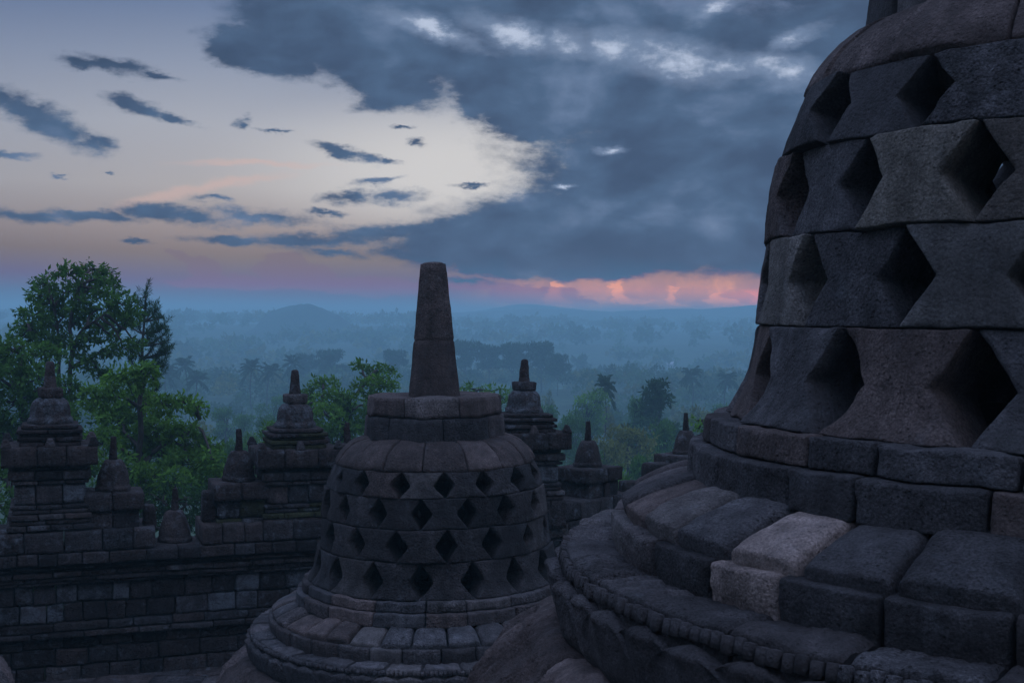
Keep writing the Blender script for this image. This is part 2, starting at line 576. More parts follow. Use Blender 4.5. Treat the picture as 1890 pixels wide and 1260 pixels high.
# ------------------------------------------------------------------ materials
def stone_material(name, scale=1.0, grain=1.0, lichen=1.0, bump=1.0):
    m = bpy.data.materials.new(name)
    m.use_nodes = True
    nt = m.node_tree
    N = Nodes(nt)
    bs = nt.nodes['Principled BSDF']
    co = nt.nodes.new('ShaderNodeTexCoord').outputs['Object']
    att = nt.nodes.new('ShaderNodeAttribute')
    att.attribute_name = 'tint'
    tint, alpha = att.outputs['Color'], att.outputs['Alpha']
    # every stone has its own grain: the texture is shifted and its coarseness varied from stone to stone
    wn = nt.nodes.new('ShaderNodeTexWhiteNoise')
    wn.noise_dimensions = '3D'
    nt.links.new(N.vm('SCALE', tint, None, 531.7), wn.inputs['Vector'])
    rnd, rcol = wn.outputs['Value'], wn.outputs['Color']
    co = N.vm('ADD', co, N.vm('SCALE', rcol, None, 6.0))
    big = N.noise(co, 2.2 * scale, 5.0, 0.6)
    mid = N.noise(co, 11.0 * scale, 6.0, 0.65)
    fine = N.noise(co, 90.0 * grain, 3.0, 0.7)
    k = N.smooth(big, 0.3, 0.72, 0.62, 1.32)
    k = N.m('MULTIPLY', k, N.smooth(mid, 0.28, 0.72, 0.68, 1.34))
    k = N.m('MULTIPLY', k, N.smooth(fine, 0.28, 0.72, N.m('SUBTRACT', 0.72, N.m('MULTIPLY', rnd, 0.40)), N.m('ADD', 1.28, N.m('MULTIPLY', rnd, 0.55))))
    # rain streaks running down, and dark open pores
    stv = N.vm('MULTIPLY', co, (9.0 * scale, 9.0 * scale, 0.9 * scale))
    k = N.m('MULTIPLY', k, N.smooth(N.noise(stv, 1.0, 5.0, 0.6), 0.30, 0.70, 0.66, 1.32))
    po = nt.nodes.new('ShaderNodeTexVoronoi')
    po.inputs['Scale'].default_value = 34.0 * grain
    nt.links.new(co, po.inputs['Vector'])
    pore = N.m('MULTIPLY', N.smooth(po.outputs['Distance'], 0.26, 0.10), N.smooth(N.noise(co, 6.0 * scale, 4.0, 0.6), 0.42, 0.62))
    k = N.m('MULTIPLY', k, N.m('SUBTRACT', 1.0, N.m('MULTIPLY', N.m('MULTIPLY', pore, 0.8), rnd)))
    col = N.vm('SCALE', tint, None, k)
    # pale grey-blue lichen bloom on the stones that carry it (alpha of the tint), broken up by noise
    ln = N.noise(co, 5.0 * scale, 7.0, 0.7)
    lm = N.smooth(N.m('ADD', ln, N.m('MULTIPLY', alpha, 0.20)), 0.54, 0.74)
    lm = N.m('MULTIPLY', lm, 0.75 * lichen)
    lm = N.m('MULTIPLY', lm, N.smooth(fine, 0.3, 0.6, 0.55, 1.0))
    col = N.mix(lm, col, (0.20, 0.225, 0.25))
    # green-black algae in patches
    an = N.noise(co, 3.3 * scale, 6.0, 0.68, 0.5)
    am = N.m('MULTIPLY', N.smooth(an, 0.56, 0.74), 0.6)
    am = N.m('MULTIPLY', am, N.smooth(N.vm('LENGTH', tint), 0.55, 0.18))      # pale fresh stones carry no algae
    col = N.mix(am, col, (0.022, 0.024, 0.020))
    # white specks
    sp = nt.nodes.new('ShaderNodeTexVoronoi')
    sp.inputs['Scale'].default_value = 14.0 * scale
    nt.links.new(co, sp.inputs['Vector'])
    sm = N.m('MULTIPLY', N.smooth(sp.outputs['Distance'], 0.085, 0.03), N.smooth(mid, 0.52, 0.66))
    col = N.mix(N.m('MULTIPLY', sm, 0.55), col, (0.26, 0.27, 0.28))
    nt.links.new(col, bs.inputs['Base Color'])
    bs.inputs['Roughness'].default_value = 0.93
    bs.inputs['Specular IOR Level'].default_value = 0.22
    # relief
    pit = nt.nodes.new('ShaderNodeTexVoronoi')
    pit.inputs['Scale'].default_value = 46.0 * grain
    nt.links.new(co, pit.inputs['Vector'])
    hgt = N.m('ADD', N.m('MULTIPLY', N.noise(co, 55.0 * grain, 5.0, 0.7), 1.0), N.m('MULTIPLY', N.smooth(pit.outputs['Distance'], 0.0, 0.5), 0.35))
    hgt = N.m('ADD', hgt, N.m('MULTIPLY', N.noise(co, 14.0 * grain, 4.0, 0.6), 1.6))
    hgt = N.m('SUBTRACT', hgt, N.m('MULTIPLY', pore, 0.9))
    b = nt.nodes.new('ShaderNodeBump')
    nt.links.new(N.m('MULTIPLY', N.m('ADD', 0.70, N.m('MULTIPLY', rnd, 0.6)), bump), b.inputs['Strength'])
    b.inputs['Distance'].default_value = 0.020 / grain
    nt.links.new(hgt, b.inputs['Height'])
    nt.links.new(b.outputs[0], bs.inputs['Normal'])
    return m


def leaf_material(name, gloss=0.4):
    m = bpy.data.materials.new(name)
    m.use_nodes = True
    nt = m.node_tree
    nt.nodes.clear()
    N = Nodes(nt)
    att = nt.nodes.new('ShaderNodeAttribute')
    att.attribute_name = 'tint'
    d = nt.nodes.new('ShaderNodeBsdfDiffuse')
    t = nt.nodes.new('ShaderNodeBsdfTranslucent')
    nt.links.new(att.outputs['Color'], d.inputs[0])
    nt.links.new(N.mix(1.0, att.outputs['Color'], (1.15, 1.25, 0.7), 'MULTIPLY'), t.inputs[0])
    mx = nt.nodes.new('ShaderNodeMixShader')
    mx.inputs[0].default_value = 0.45
    nt.links.new(d.outputs[0], mx.inputs[1])
    nt.links.new(t.outputs[0], mx.inputs[2])
    o = nt.nodes.new('ShaderNodeOutputMaterial')
    nt.links.new(mx.outputs[0], o.inputs[0])
    return m


def plain_material(name, col, scale=8.0, var=0.35, rough=0.9, bump=0.3):
    m = bpy.data.materials.new(name)
    m.use_nodes = True
    nt = m.node_tree
    N = Nodes(nt)
    bs = nt.nodes['Principled BSDF']
    co = nt.nodes.new('ShaderNodeTexCoord').outputs['Object']
    n = N.noise(co, scale, 6.0, 0.6)
    k = N.smooth(n, 0.25, 0.75, 1 - var, 1 + var)
    nt.links.new(N.vm('SCALE', col, None, k), bs.inputs['Base Color'])
    bs.inputs['Roughness'].default_value = rough
    bs.inputs['Specular IOR Level'].default_value = 0.25
    b = nt.nodes.new('ShaderNodeBump')
    b.inputs['Strength'].default_value = bump
    b.inputs['Distance'].default_value = 0.02
    nt.links.new(N.noise(co, scale * 4, 5.0, 0.65), b.inputs['Height'])
    nt.links.new(b.outputs[0], bs.inputs['Normal'])
    return m


STONE = stone_material('andesite_near', 1.0, 1.0, 0.35, 1.25)
STONE_MID = stone_material('andesite_mid', 0.9, 0.55, 0.35)
STONE_WALL = stone_material('andesite_wall', 0.9, 0.42, 1.3, 1.5)
LEAF = leaf_material('leaves')
BARK = plain_material('bark', (0.045, 0.036, 0.030), 6.0, 0.4)

SLATE = np.array((0.064, 0.060, 0.062))
BROWN = np.array((0.090, 0.068, 0.062))
TAN = np.array((0.32, 0.250, 0.222))
PALE = np.array((0.135, 0.118, 0.112))


def stone_cols(n, r, over=None, base=SLATE, warm=0.5, lich=0.25):
    out = np.zeros((n, 4))
    for i in range(n):
        k = r.random() ** 1.4 * warm
        c = base * (1 - k) + BROWN * k
        if r.random() < 0.12:
            c = c * 0.5 + PALE * 0.5
        out[i, :3] = c * r.uniform(0.68, 1.36)
        out[i, 3] = r.random() ** 2 * lich
    if over:
        for i, c in over.items():
            out[i % n, :3] = c
    return out


# ------------------------------------------------------------------ the perforated stupas
BASE_H = 1.25            # datum of the profile above the floor


def edges_from(n, phase, r=None, j=0.0):
    e = phase + np.arange(n + 1) * 2 * PI / n
    if r is not None and j:
        d = r.normal(0, j, n + 1)
        d[-1] = d[0]
        e = e + d
    return e


def idx_of(edges, th):
    for k in (-1, 0, 1):
        t = th + 2 * PI * k
        for i in range(len(edges) - 1):
            if edges[i] <= t < edges[i + 1]:
                return i
    return 0


def make_stupa(name, pos, lean, n, ph_a, ph_b, res, mat, seed, poly, tints, slope_phase):
    r = np.random.default_rng(seed)
    ca = math.cos(lean), math.sin(lean)
    root = empty(name, (pos[0] + math.sin(lean) * BASE_H, pos[1], pos[2] - BASE_H), (0, -lean, 0))
    up = np.array((0, 0, BASE_H))

    def fin(mb, part):
        mb.V = [v + up for v in mb.V]
        return mb.build(part, mat, root)

    def tint_over(edges, key):
        return {idx_of(edges, th): c for th, c in tints.get(key, [])}

    S = lambda a: max(2, int(round(a * res)))
    # --- pierced courses, stones shaped like hourglasses
    rows = [((1.384, 2.722), (1.452, 2.56), (1.499, 2.398)), ((1.499, 2.398), (1.530, 2.20), (1.55, 2.004)),
            ((1.55, 2.004), (1.575, 1.80), (1.598, 1.597)), ((1.598, 1.597), (1.630, 1.42), (1.672, 1.27), (1.741, 1.150))]
    for i, pr in enumerate(rows):
        ph = ph_a if i % 2 == 0 else ph_b
        e = edges_from(n, ph, r, 0.012)
        if tints.get('backshift'):
            w_ = np.abs((e + PI) % (2 * PI) - PI)
            sm = np.clip((w_ - 1.3) / 0.7, 0, 1)
            e = e + tints['backshift'] * sm * sm * (3 - 2 * sm)
        mb = MB()
        pr2 = smooth_prof(pr, 12)[::-1]
        ring_stones(mb, e, pr2, 0.40, (1.0, 0.10 if i else 0.25), (S(26), S(24), S(6)), r=0.009, gap=0.003, pillow=0.003, waist=0.50,
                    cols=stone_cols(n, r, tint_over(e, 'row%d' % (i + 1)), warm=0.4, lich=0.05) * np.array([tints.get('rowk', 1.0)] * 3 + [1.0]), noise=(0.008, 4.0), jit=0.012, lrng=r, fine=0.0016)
        fin(mb, 'pierced_course')
    # --- solid shoulder
    e = edges_from(n, ph_b + 0.02, r, 0.02)
    mb = MB()
    sh = smooth_prof([(1.384, 2.728), (1.335, 2.82), (1.25, 2.92), (1.12, 3.02), (0.84, 3.10)], 14)
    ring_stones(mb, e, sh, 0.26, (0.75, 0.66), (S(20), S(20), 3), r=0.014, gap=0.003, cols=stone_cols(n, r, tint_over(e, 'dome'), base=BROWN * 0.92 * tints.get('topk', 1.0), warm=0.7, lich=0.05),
                noise=(0.010, 3.5), jit=0.006, lrng=r, fine=0.0016)
    fin(mb, 'dome_shoulder')
    # --- harmika, octagonal, two courses
    mb = MB()
    e = edges_from(8, poly + 0.30, r, 0.05)
    hk = tints.get('hk', 1.0)
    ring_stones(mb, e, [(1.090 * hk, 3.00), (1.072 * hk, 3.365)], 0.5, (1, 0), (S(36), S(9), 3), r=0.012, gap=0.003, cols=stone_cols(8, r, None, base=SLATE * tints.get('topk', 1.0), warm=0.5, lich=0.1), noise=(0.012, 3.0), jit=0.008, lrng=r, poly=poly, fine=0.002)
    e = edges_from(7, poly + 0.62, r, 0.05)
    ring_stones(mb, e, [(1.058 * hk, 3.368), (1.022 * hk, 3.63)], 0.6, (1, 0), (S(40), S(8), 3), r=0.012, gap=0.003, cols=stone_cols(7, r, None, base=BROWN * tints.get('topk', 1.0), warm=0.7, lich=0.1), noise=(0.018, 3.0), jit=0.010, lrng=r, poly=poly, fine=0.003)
    lathe(mb, [(0.62, 3.60), (0.3, 3.605), (0.02, 3.607)], 24, (*(BROWN * 0.8), 0))
    fin(mb, 'harmika')
    # --- tapering spire of two stones
    mb = MB()
    c = stone_cols(2, r, None, base=BROWN * 0.9 * tints.get('topk', 1.0), warm=0.5, lich=0.05)
    lathe(mb, smooth_prof([(0.385, 3.60), (0.380, 3.66), (0.301, 4.37), (0.297, 4.382), (0.288, 4.386)], S(30)), S(64), c[0], poly=poly - 0.2, noise=(0.006, 4.0), fine=0.0016)
    lathe(mb, smooth_prof([(0.288, 4.384), (0.296, 4.390), (0.298, 4.40), (0.196, 5.36), (0.184, 5.42), (0.160, 5.452), (0.10, 5.462), (0.01, 5.465)], S(40)), S(64), c[1], poly=poly - 0.2, noise=(0.006, 4.0), fine=0.0016)
    fin(mb, 'spire')
    # --- two stepped ledges under the bell
    mb = MB()
    e = slope_phase['L1']
    ring_stones(mb, e, [(1.842, 1.022), (1.834, 1.150)], 0.55, (1, 0), (S(30), S(9), S(12)), r=0.011, gap=0.006, pillow=0.012, cols=stone_cols(len(e) - 1, r, tint_over(e, 'L1'), warm=0.8, lich=0.12), noise=(0.009, 4.5), jit=0.008, lrng=r, fine=0.003)
    e = slope_phase['L2']
    ring_stones(mb, e, [(1.922, 0.85), (1.916, 1.024)], 0.6, (1, 0), (S(30), S(11), S(12)), r=0.011, gap=0.006, pillow=0.012, cols=stone_cols(len(e) - 1, r, tint_over(e, 'L2'), warm=0.7, lich=0.12), noise=(0.010, 4.5), jit=0.008, lrng=r, fine=0.003)
    fin(mb, 'stepped_ledge')
    # --- sloping cushion with its lip
    mb = MB()
    e = slope_phase['S']
    pr = smooth_prof([(1.84, 0.872), (1.93, 0.872), (2.03, 0.846), (2.15, 0.800), (2.215, 0.765)], 10)
    pr = np.vstack([pr, [(2.243, 0.750), (2.246, 0.742), (2.232, 0.672)]])[::-1]
    ring_stones(mb, e, pr, 0.22, (0.45, 0.9), (S(20), S(30), 3), r=0.016, gap=0.010, pillow=0.030, cols=stone_cols(len(e) - 1, r, tint_over(e, 'S'), base=SLATE * 1.1, warm=0.8, lich=0.06), noise=(0.008, 4.5), jit=0.009, lrng=r, fine=0.002)
    e = slope_phase['LT']
    ring_stones(mb, e, [(2.270, 0.47), (2.296, 0.60), (2.294, 0.690)], 0.30, (1, 0), (S(22), S(12), 4), r=0.012, gap=0.006, pillow=0.014, cols=stone_cols(len(e) - 1, r, tint_over(e, 'LT'), warm=0.7, lich=0.05), noise=(0.008, 5.0), jit=0.006, lrng=r, fine=0.003)
    fin(mb, 'sloping_cushion')
    # --- upper lotus: worn crest, a row of stamens, upturned petals
    mb = MB()
    cl = stone_cols(40, r, None, base=SLATE * 0.98, warm=0.35, lich=0.15)
    pr = smooth_prof([(2.15, 0.518), (2.28, 0.522), (2.42, 0.527), (2.485, 0.522), (2.512, 0.509), (2.508, 0.48), (2.503, 0.445), (2.522, 0.405), (2.515, 0.30), (2.44, 0.165), (2.34, 0.06), (2.25, 0.0)], S(46))
    nseg = 34
    segj = r.normal(0, 0.014, nseg)

    def crest(TH, s, R, h):
        q = TH / (2 * PI) * nseg
        i = np.floor(q).astype(int) % nseg
        f = q - np.floor(q)
        cut = np.minimum(f, 1 - f) * 2 * PI * 2.4 / nseg
        jt = np.exp(-(cut / 0.016) ** 2)
        top = np.exp(-((s - 0.22) / 0.2) ** 2)
        rid = vnoise(np.c_[TH * 62, s * 5, np.zeros_like(TH)], 8) * 0.008 * top + vnoise(np.c_[TH * 130, s * 9, np.zeros_like(TH)], 9) * 0.005 * top
        wob = vnoise(np.c_[np.cos(TH) * 14, np.sin(TH) * 14, s * 14], 3) * 0.010 * top
        return R + segj[i] * 0.5 - 0.016 * jt, h + segj[i] * top * 0.9 + rid + wob - 0.030 * jt * top

    ncol = S(900)
    th = np.linspace(0, 2 * PI, ncol + 1)[:-1]
    seg_i = (np.floor(th / (2 * PI) * nseg).astype(int) % nseg)
    colv = np.repeat(cl[seg_i], len(pr), 0)
    lathe(mb, pr, ncol, colv, disp=crest, noise=(0.007, 6.0), fine=0.003)
    # stamens
    nst = 300
    P, Fq = cube_grid(3, 3, 2)
    for k in range(nst):
        a = (k + r.normal(0, 0.08)) / nst * 2 * PI
        wd, hh = 0.049 * r.uniform(0.94, 1.03), 0.062 * r.uniform(0.85, 1.1)
        p = rounded(P, (wd / 2, 0.03, hh / 2), 0.007)
        rr = 2.518 + r.normal(0, 0.004)
        p = p @ np.array(((1, 0, 0), (0, math.cos(-0.2), -math.sin(-0.2)), (0, math.sin(-0.2), math.cos(-0.2)))).T
        x = p[:, 0]
        y = -(rr + -p[:, 1])
        q = np.c_[x * math.cos(a) - y * math.sin(a), x * math.sin(a) + y * math.cos(a), p[:, 2] + 0.470 + r.normal(0, 0.004)]
        i = int(a / (2 * PI) * nseg) % nseg
        mb.add(q, Fq, cl[i] * np.array((0.95, 0.95, 0.95, 1)))
    # petals: two rows, the back row peeping between the tips of the front row
    npet = tints.get('npet', 28)
    for row, (rad, top, wid, lift) in enumerate(((2.500, 0.446, 1.00, -0.006), (2.545, 0.440, 0.98, 0.012))):
        for k in range(npet):
            a0 = (k + (0.5 if row == 0 else 0.0)) * 2 * PI / npet + tints.get('petph', 0.0)
            na, nb = S(28), S(24)
            A, Bm = np.meshgrid(np.linspace(-1, 1, na + 1), np.linspace(0, 1, nb + 1), indexing='ij')
            A = A.ravel()
            Bb = Bm.ravel()
            shape = np.where(Bb < 0.55, 0.80 + 0.20 * np.sin(np.clip(Bb / 0.55, 0, 1) * PI / 2), np.clip(1 - (np.clip(Bb - 0.55, 0, 1) / 0.45) ** 2.2, 0, 1) ** 0.8)
            ang = a0 + A * shape * wid * PI / npet
            hh = -0.02 + (top + 0.02) * Bb
            rbase = np.interp(hh, [-0.05, 0.0, 0.08, 0.20, 0.33, 0.45], [2.27, 2.315, 2.415, 2.495, 2.525, 2.530])
            ed = np.minimum(1 - np.abs(A), (1 - Bb) * 1.6)
            body = 0.060 * np.clip(ed / 0.09, 0, 1) ** 0.5
            ridge = 0.030 * np.clip(1 - np.abs(A) * 1.5, 0, 1)
            rim = 0.010 * np.exp(-((ed - 0.12) / 0.07) ** 2)
            curl = 0.016 * np.clip((Bb - 0.7) / 0.3, 0, 1) ** 2
            R = rbase + lift + body + ridge + rim + curl - 0.02
            q = np.c_[R * np.sin(ang), -R * np.cos(ang), hh]
            q = q + vecnoise(q, 6.0, 0.004, 2) + vecnoise(q, 30.0, 0.0018, 2)
            i, j = np.meshgrid(np.arange(na), np.arange(nb), indexing='ij')
            b0 = (i * (nb + 1) + j).ravel()
            f = np.c_[b0, b0 + nb + 1, b0 + nb + 2, b0 + 1]
            ii = int((a0 % (2 * PI)) / (2 * PI) * nseg) % nseg
            mb.add(q, f, cl[ii] * np.array((1.0, 1.0, 1.0, 1)) * r.uniform(0.9, 1.1))
    fin(mb, 'upper_lotus')
    # --- lower, downturned lotus: a thin roll and a heavy one, then the round plinth
    mb = MB()
    pr = smooth_prof([(2.20, 0.02), (2.32, 0.085), (2.46, 0.135), (2.57, 0.155), (2.645, 0.13), (2.69, 0.085), (2.705, 0.05), (2.76, 0.02), (2.86, -0.06), (2.95, -0.19), (2.985, -0.34), (2.95, -0.50), (2.86, -0.62), (2.78, -0.68)], S(56))
    nl = 24

    def low(TH, s, R, h):
        q = TH / (2 * PI) * nl + 0.21
        f = q - np.floor(q)
        c_ = np.minimum(f, 1 - f) * 2 * PI * 2.75 / nl
        jt = np.exp(-(c_ / 0.016) ** 2)
        # petal outlines: nested arches pointing down
        zone = np.clip((s - 0.30) / 0.08, 0, 1)
        x = (f - 0.5) * 2
        y = (s - 0.45) / 0.5
        d = np.abs(np.sqrt((x / 0.92) ** 2 + y ** 2) - 0.75)
        d2 = np.abs(np.sqrt((x / 0.92) ** 2 + y ** 2) - 0.45)
        arch = (np.exp(-(d / 0.055) ** 2) + 0.7 * np.exp(-(d2 / 0.05) ** 2)) * zone
        k = 0.050 * arch - 0.030 * jt
        return R + k * 0.8, h + k * 0.6

    ncol = S(1000)
    th = np.linspace(0, 2 * PI, ncol + 1)[:-1]
    cl2 = stone_cols(nl, r, None, base=BROWN * 1.15, warm=0.9, lich=0.2)
    colv = np.repeat(cl2[(np.floor(th / (2 * PI) * nl + 0.21).astype(int) % nl)], len(pr), 0)
    lathe(mb, pr, ncol, colv, disp=low, noise=(0.012, 5.0), fine=0.006)
    lathe(mb, smooth_prof([(2.78, -0.66), (2.92, -0.70), (2.96, -0.74), (2.97, -0.95), (2.96, -1.0)], 12), S(200), (*SLATE, 0.1), noise=(0.012, 4.0))
    lathe(mb, smooth_prof([(2.90, -0.985), (3.08, -0.99), (3.10, -1.02), (3.10, -1.26)], 10), S(200), (*SLATE, 0.1), noise=(0.012, 4.0))
    fin(mb, 'lower_lotus')
    return root


def cum(vals, n):
    """Stone joints around a ring: the given joints, then evenly filled to close the circle."""
    vals = list(vals)
    rest = 2 * PI - (vals[-1] - vals[0])
    k = max(1, int(round(rest / np.mean(np.diff(vals)))))
    vals += [vals[-1] + rest * (i + 1) / k for i in range(k)]
    return np.array(vals)


BIG = (2.7889, 5.8187, -1.6183)
CEN = (-1.0099, 16.9262, -4.6985)
big_phase = {'S': cum([-1.71, -1.555, -1.38, -1.215, -1.051, -0.889, -0.722, -0.53, -0.34], 30), 'LT': cum([-1.64, -1.452, -1.270, -1.076, -0.915, -0.734, -0.545, -0.36], 30),
             'L1': cum([-1.62, -1.35, -1.058, -0.874, -0.575, -0.36], 24), 'L2': cum([-1.64, -1.357, -1.071, -0.89, -0.619, -0.36], 24)}
big_t = {'S': [(-0.97, TAN * 0.98), (-1.13, SLATE * 1.35), (-1.3, PALE * 0.95), (-1.46, BROWN * 1.2), (-0.8, SLATE * 0.95), (-0.6, SLATE)], 'LT': [(-1.0, TAN * 0.85), (-1.17, SLATE * 0.7), (-0.8, SLATE * 0.75), (-0.6, SLATE * 0.72)],
         'L1': [(-1.2, BROWN * 1.25), (-0.95, SLATE * 1.0), (-0.7, SLATE * 1.2), (-0.5, PALE * 1.15)], 'L2': [(-1.2, SLATE), (-1.0, SLATE * 0.8), (-0.75, SLATE), (-0.5, BROWN * 1.45)],
         'row1': [(-1.45, SLATE * 0.62), (-1.1, SLATE * 0.70), (-0.75, SLATE * 0.78)], 'row2': [(-1.6, BROWN * 0.8), (-1.27, SLATE * 1.2), (-0.9, np.array((0.118, 0.104, 0.088))), (-0.6, np.array((0.075, 0.064, 0.056)))],
         'row3': [(-1.45, np.array((0.125, 0.112, 0.100))), (-1.12, SLATE * 0.95), (-0.75, np.array((0.092, 0.086, 0.082))), (-0.4, SLATE * 0.8)], 'row4': [(-1.6, BROWN * 0.9), (-1.27, SLATE * 0.85), (-0.9, BROWN * 0.95), (-0.55, SLATE * 1.05)],
         'dome': [(-0.9, BROWN), (-1.2, BROWN * 1.1)], 'npet': 28, 'petph': -0.985, 'rowk': 1.35}
big = make_stupa('perforated_stupa', BIG, 0.0, 17, -0.915, -1.095, 1.25, STONE, 11, math.radians(-20), big_t, big_phase)
tag(big, 'huge dark stone stupa cropped by the right edge, its diamond openings towering close by', 'stupa', 'perforated stupas on the terraces')

cen_phase = {'S': cum([-1.0, -0.771, -0.60, -0.444, -0.25, -0.077, 0.126, 0.313, 0.50], 30), 'LT': cum([-0.9, -0.70, -0.5, -0.3, -0.12, 0.09, 0.28, 0.5], 30),
             'L1': cum([-1.15, -0.766, -0.375, -0.005, 0.268, 0.617], 18), 'L2': cum([-1.1, -0.74, -0.37, -0.005, 0.27, 0.62], 18)}
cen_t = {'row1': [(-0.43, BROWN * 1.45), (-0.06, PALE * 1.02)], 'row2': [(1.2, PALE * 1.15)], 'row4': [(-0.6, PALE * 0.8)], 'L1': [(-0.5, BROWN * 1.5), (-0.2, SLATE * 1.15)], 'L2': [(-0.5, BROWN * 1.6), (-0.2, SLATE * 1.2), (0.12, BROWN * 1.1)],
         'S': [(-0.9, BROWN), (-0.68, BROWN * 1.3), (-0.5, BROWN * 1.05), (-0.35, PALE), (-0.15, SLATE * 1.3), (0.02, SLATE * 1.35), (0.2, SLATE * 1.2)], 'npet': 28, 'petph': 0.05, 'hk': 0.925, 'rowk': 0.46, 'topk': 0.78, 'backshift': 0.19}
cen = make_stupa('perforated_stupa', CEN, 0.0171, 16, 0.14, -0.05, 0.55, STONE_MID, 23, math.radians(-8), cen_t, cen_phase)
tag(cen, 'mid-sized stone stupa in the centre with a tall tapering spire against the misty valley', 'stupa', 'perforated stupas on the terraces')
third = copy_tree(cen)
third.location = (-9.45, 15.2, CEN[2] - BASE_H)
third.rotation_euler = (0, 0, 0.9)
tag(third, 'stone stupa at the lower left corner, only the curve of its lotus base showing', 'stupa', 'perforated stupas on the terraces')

# ------------------------------------------------------------------ the balustrade
FLOOR = -5.95


def wall_depth(u):
    return 19.46 * 463.0 / (463.0 - 0.0668 * u)


def wall_pt(u):
    d = wall_depth(u)
    return np.array(((u - 945.0) / F_PX * d, d))


W0, W1 = wall_pt(0.0), wall_pt(1000.0)
WD = (W1 - W0) / np.linalg.norm(W1 - W0)
WN = np.array((-WD[1], WD[0]))                       # away from the terrace
WROT = math.atan2(WD[1], WD[0])


def wall_z(u, v, off=0.0):
    d = wall_depth(u) + off
    return at(u, v, d)[2]


def wall_cols(r, lich):
    c = np.zeros(4)
    k = r.random()
    c[:3] = (SLATE * (1 - k) + BROWN * k) * 0.66 * r.uniform(0.5, 1.5)
    if r.random() < 0.10:
        c[:3] = c[:3] * 0.5 + PALE * 0.42
    c[3] = r.random() ** 1.5 * lich
    return c


def block_wall(name, start, direction_, length, courses, r, mat, depth=1.0, gaps=()):
    """courses: (z0, z1, offset towards the terrace, stone length, lichen)"""
    mb = MB()
    rot = math.atan2(direction_[1], direction_[0])
    nrm = np.array((-direction_[1], direction_[0]))
    for (z0, z1, off, sl, li) in courses:
        x = -r.uniform(0, sl)
        while x < length:
            w = sl * r.uniform(0.65, 1.4)
            xc = x + w / 2
            if not any(g0 < xc < g1 and z1 > gz for g0, g1, gz in gaps):
                o = r.normal(0, 0.010)
                c = start + direction_ * xc + nrm * (depth / 2 - off + o)
                rbox(mb, (c[0], c[1], (z0 + z1) / 2 + r.normal(0, 0.004)), (w - 0.008, depth, z1 - z0 - 0.006), rot + r.normal(0, 0.004), 0.022, (7, 2, 5), (0.010, 4.0), wall_cols(r, li))
            x += w
    return mb.build(name, mat)


# course heights read off the photograph at u = 300
zz = lambda v: wall_z(300.0, v)
courses = [(FLOOR - 0.3, zz(1212), 0.06, 0.55, 0.15), (zz(1212), zz(1182), 0.03, 0.5, 0.2), (zz(1182), zz(1160), -0.01, 0.45, 0.3), (zz(1160), zz(1150), 0.12, 0.7, 0.3), (zz(1150), zz(1135), 0.07, 0.6, 0.3),
           (zz(1135), zz(1101), 0.0, 0.40, 1.0), (zz(1101), zz(1066), 0.0, 0.40, 1.0), (zz(1066), zz(1060), 0.07, 0.7, 0.4), (zz(1060), zz(1051), 0.10, 0.9, 0.3), (zz(1051), zz(1041), 0.14, 0.6, 0.45), (zz(1041), zz(1037), 0.10, 0.9, 0.2), (zz(1037), zz(1032), 0.17, 0.8, 0.2),
           (zz(1032), zz(1028), 0.05, 0.8, 0.0), (zz(1028), zz(1006), 0.26, 0.42, 0.25), (zz(1006), zz(968), 0.22, 0.46, 0.3)]
S0 = W0 - WD * 7.0
LEN = np.linalg.norm(W1 - S0)
u2s = lambda u: float((wall_pt(u) - S0) @ WD)
wr = np.random.default_rng(5)
w = block_wall('balustrade_wall', S0, WD, LEN, courses, wr, STONE_WALL, 1.1, gaps=[(u2s(286), u2s(376), zz(1000))])
tag(w, 'long dark block wall with lichen-stained courses and moulded cornice below the small stupas', 'wall')

# the balustrade turns the corner and runs away behind the nearest stupa
C0 = W1.copy()
C1 = np.array(at(1330, 800, 27.5)[:2])
CD = (C1 - C0) / np.linalg.norm(C1 - C0)
CLEN = np.linalg.norm(C1 - C0)
cw = [(FLOOR - 0.3, zz(1150), 0.05, 0.5, 0.2), (zz(1150), zz(1101), 0.0, 0.45, 0.5), (zz(1101), zz(1060), 0.0, 0.45, 0.5), (zz(1060), zz(1032), 0.12, 0.5, 0.3), (zz(1032), zz(1006), 0.22, 0.45, 0.2), (zz(1006), zz(968), 0.2, 0.5, 0.2)]
w2 = block_wall('balustrade_wall', C0 + CD * 0.4, CD, CLEN - 0.4, cw, wr, STONE_WALL, 1.1, gaps=[(CLEN * 0.36, CLEN * 0.62, zz(1030))])
tag(w2, 'dark broken wall running away behind the two largest stupas, greenery beyond', 'wall')


def square_prof(mb, tiers, r, mat_col=None, lich=0.3, moss=0.0):
    """tiers: (half width, half depth, z0, z1, stones across)"""
    for (hx, hy, z0, z1, k) in tiers:
        cuts = np.linspace(-hx, hx, k + 1)
        cuts[1:-1] += r.normal(0, 0.04, k - 1)
        for i in range(k):
            c = wall_cols(r, lich)
            if mat_col is not None:
                c[:3] = mat_col * r.uniform(0.75, 1.25)
            if moss and r.random() < moss:
                c[:3] = np.array((0.055, 0.058, 0.026)) * r.uniform(0.7, 1.2)
                c[3] = 0
            wdt = cuts[i + 1] - cuts[i]
            rbox(mb, ((cuts[i] + cuts[i + 1]) / 2, r.normal(0, 0.006), (z0 + z1) / 2), (wdt - 0.008, 2 * hy, z1 - z0 - 0.006), 0, 0.022, (6, 6, 4), (0.010, 5.0), c)


def round_bits(mb, prof, col, n=40, m=26, poly=None):
    lathe(mb, smooth_prof(prof, m), n, col, noise=(0.010, 5.0), fine=0.003, poly=poly)


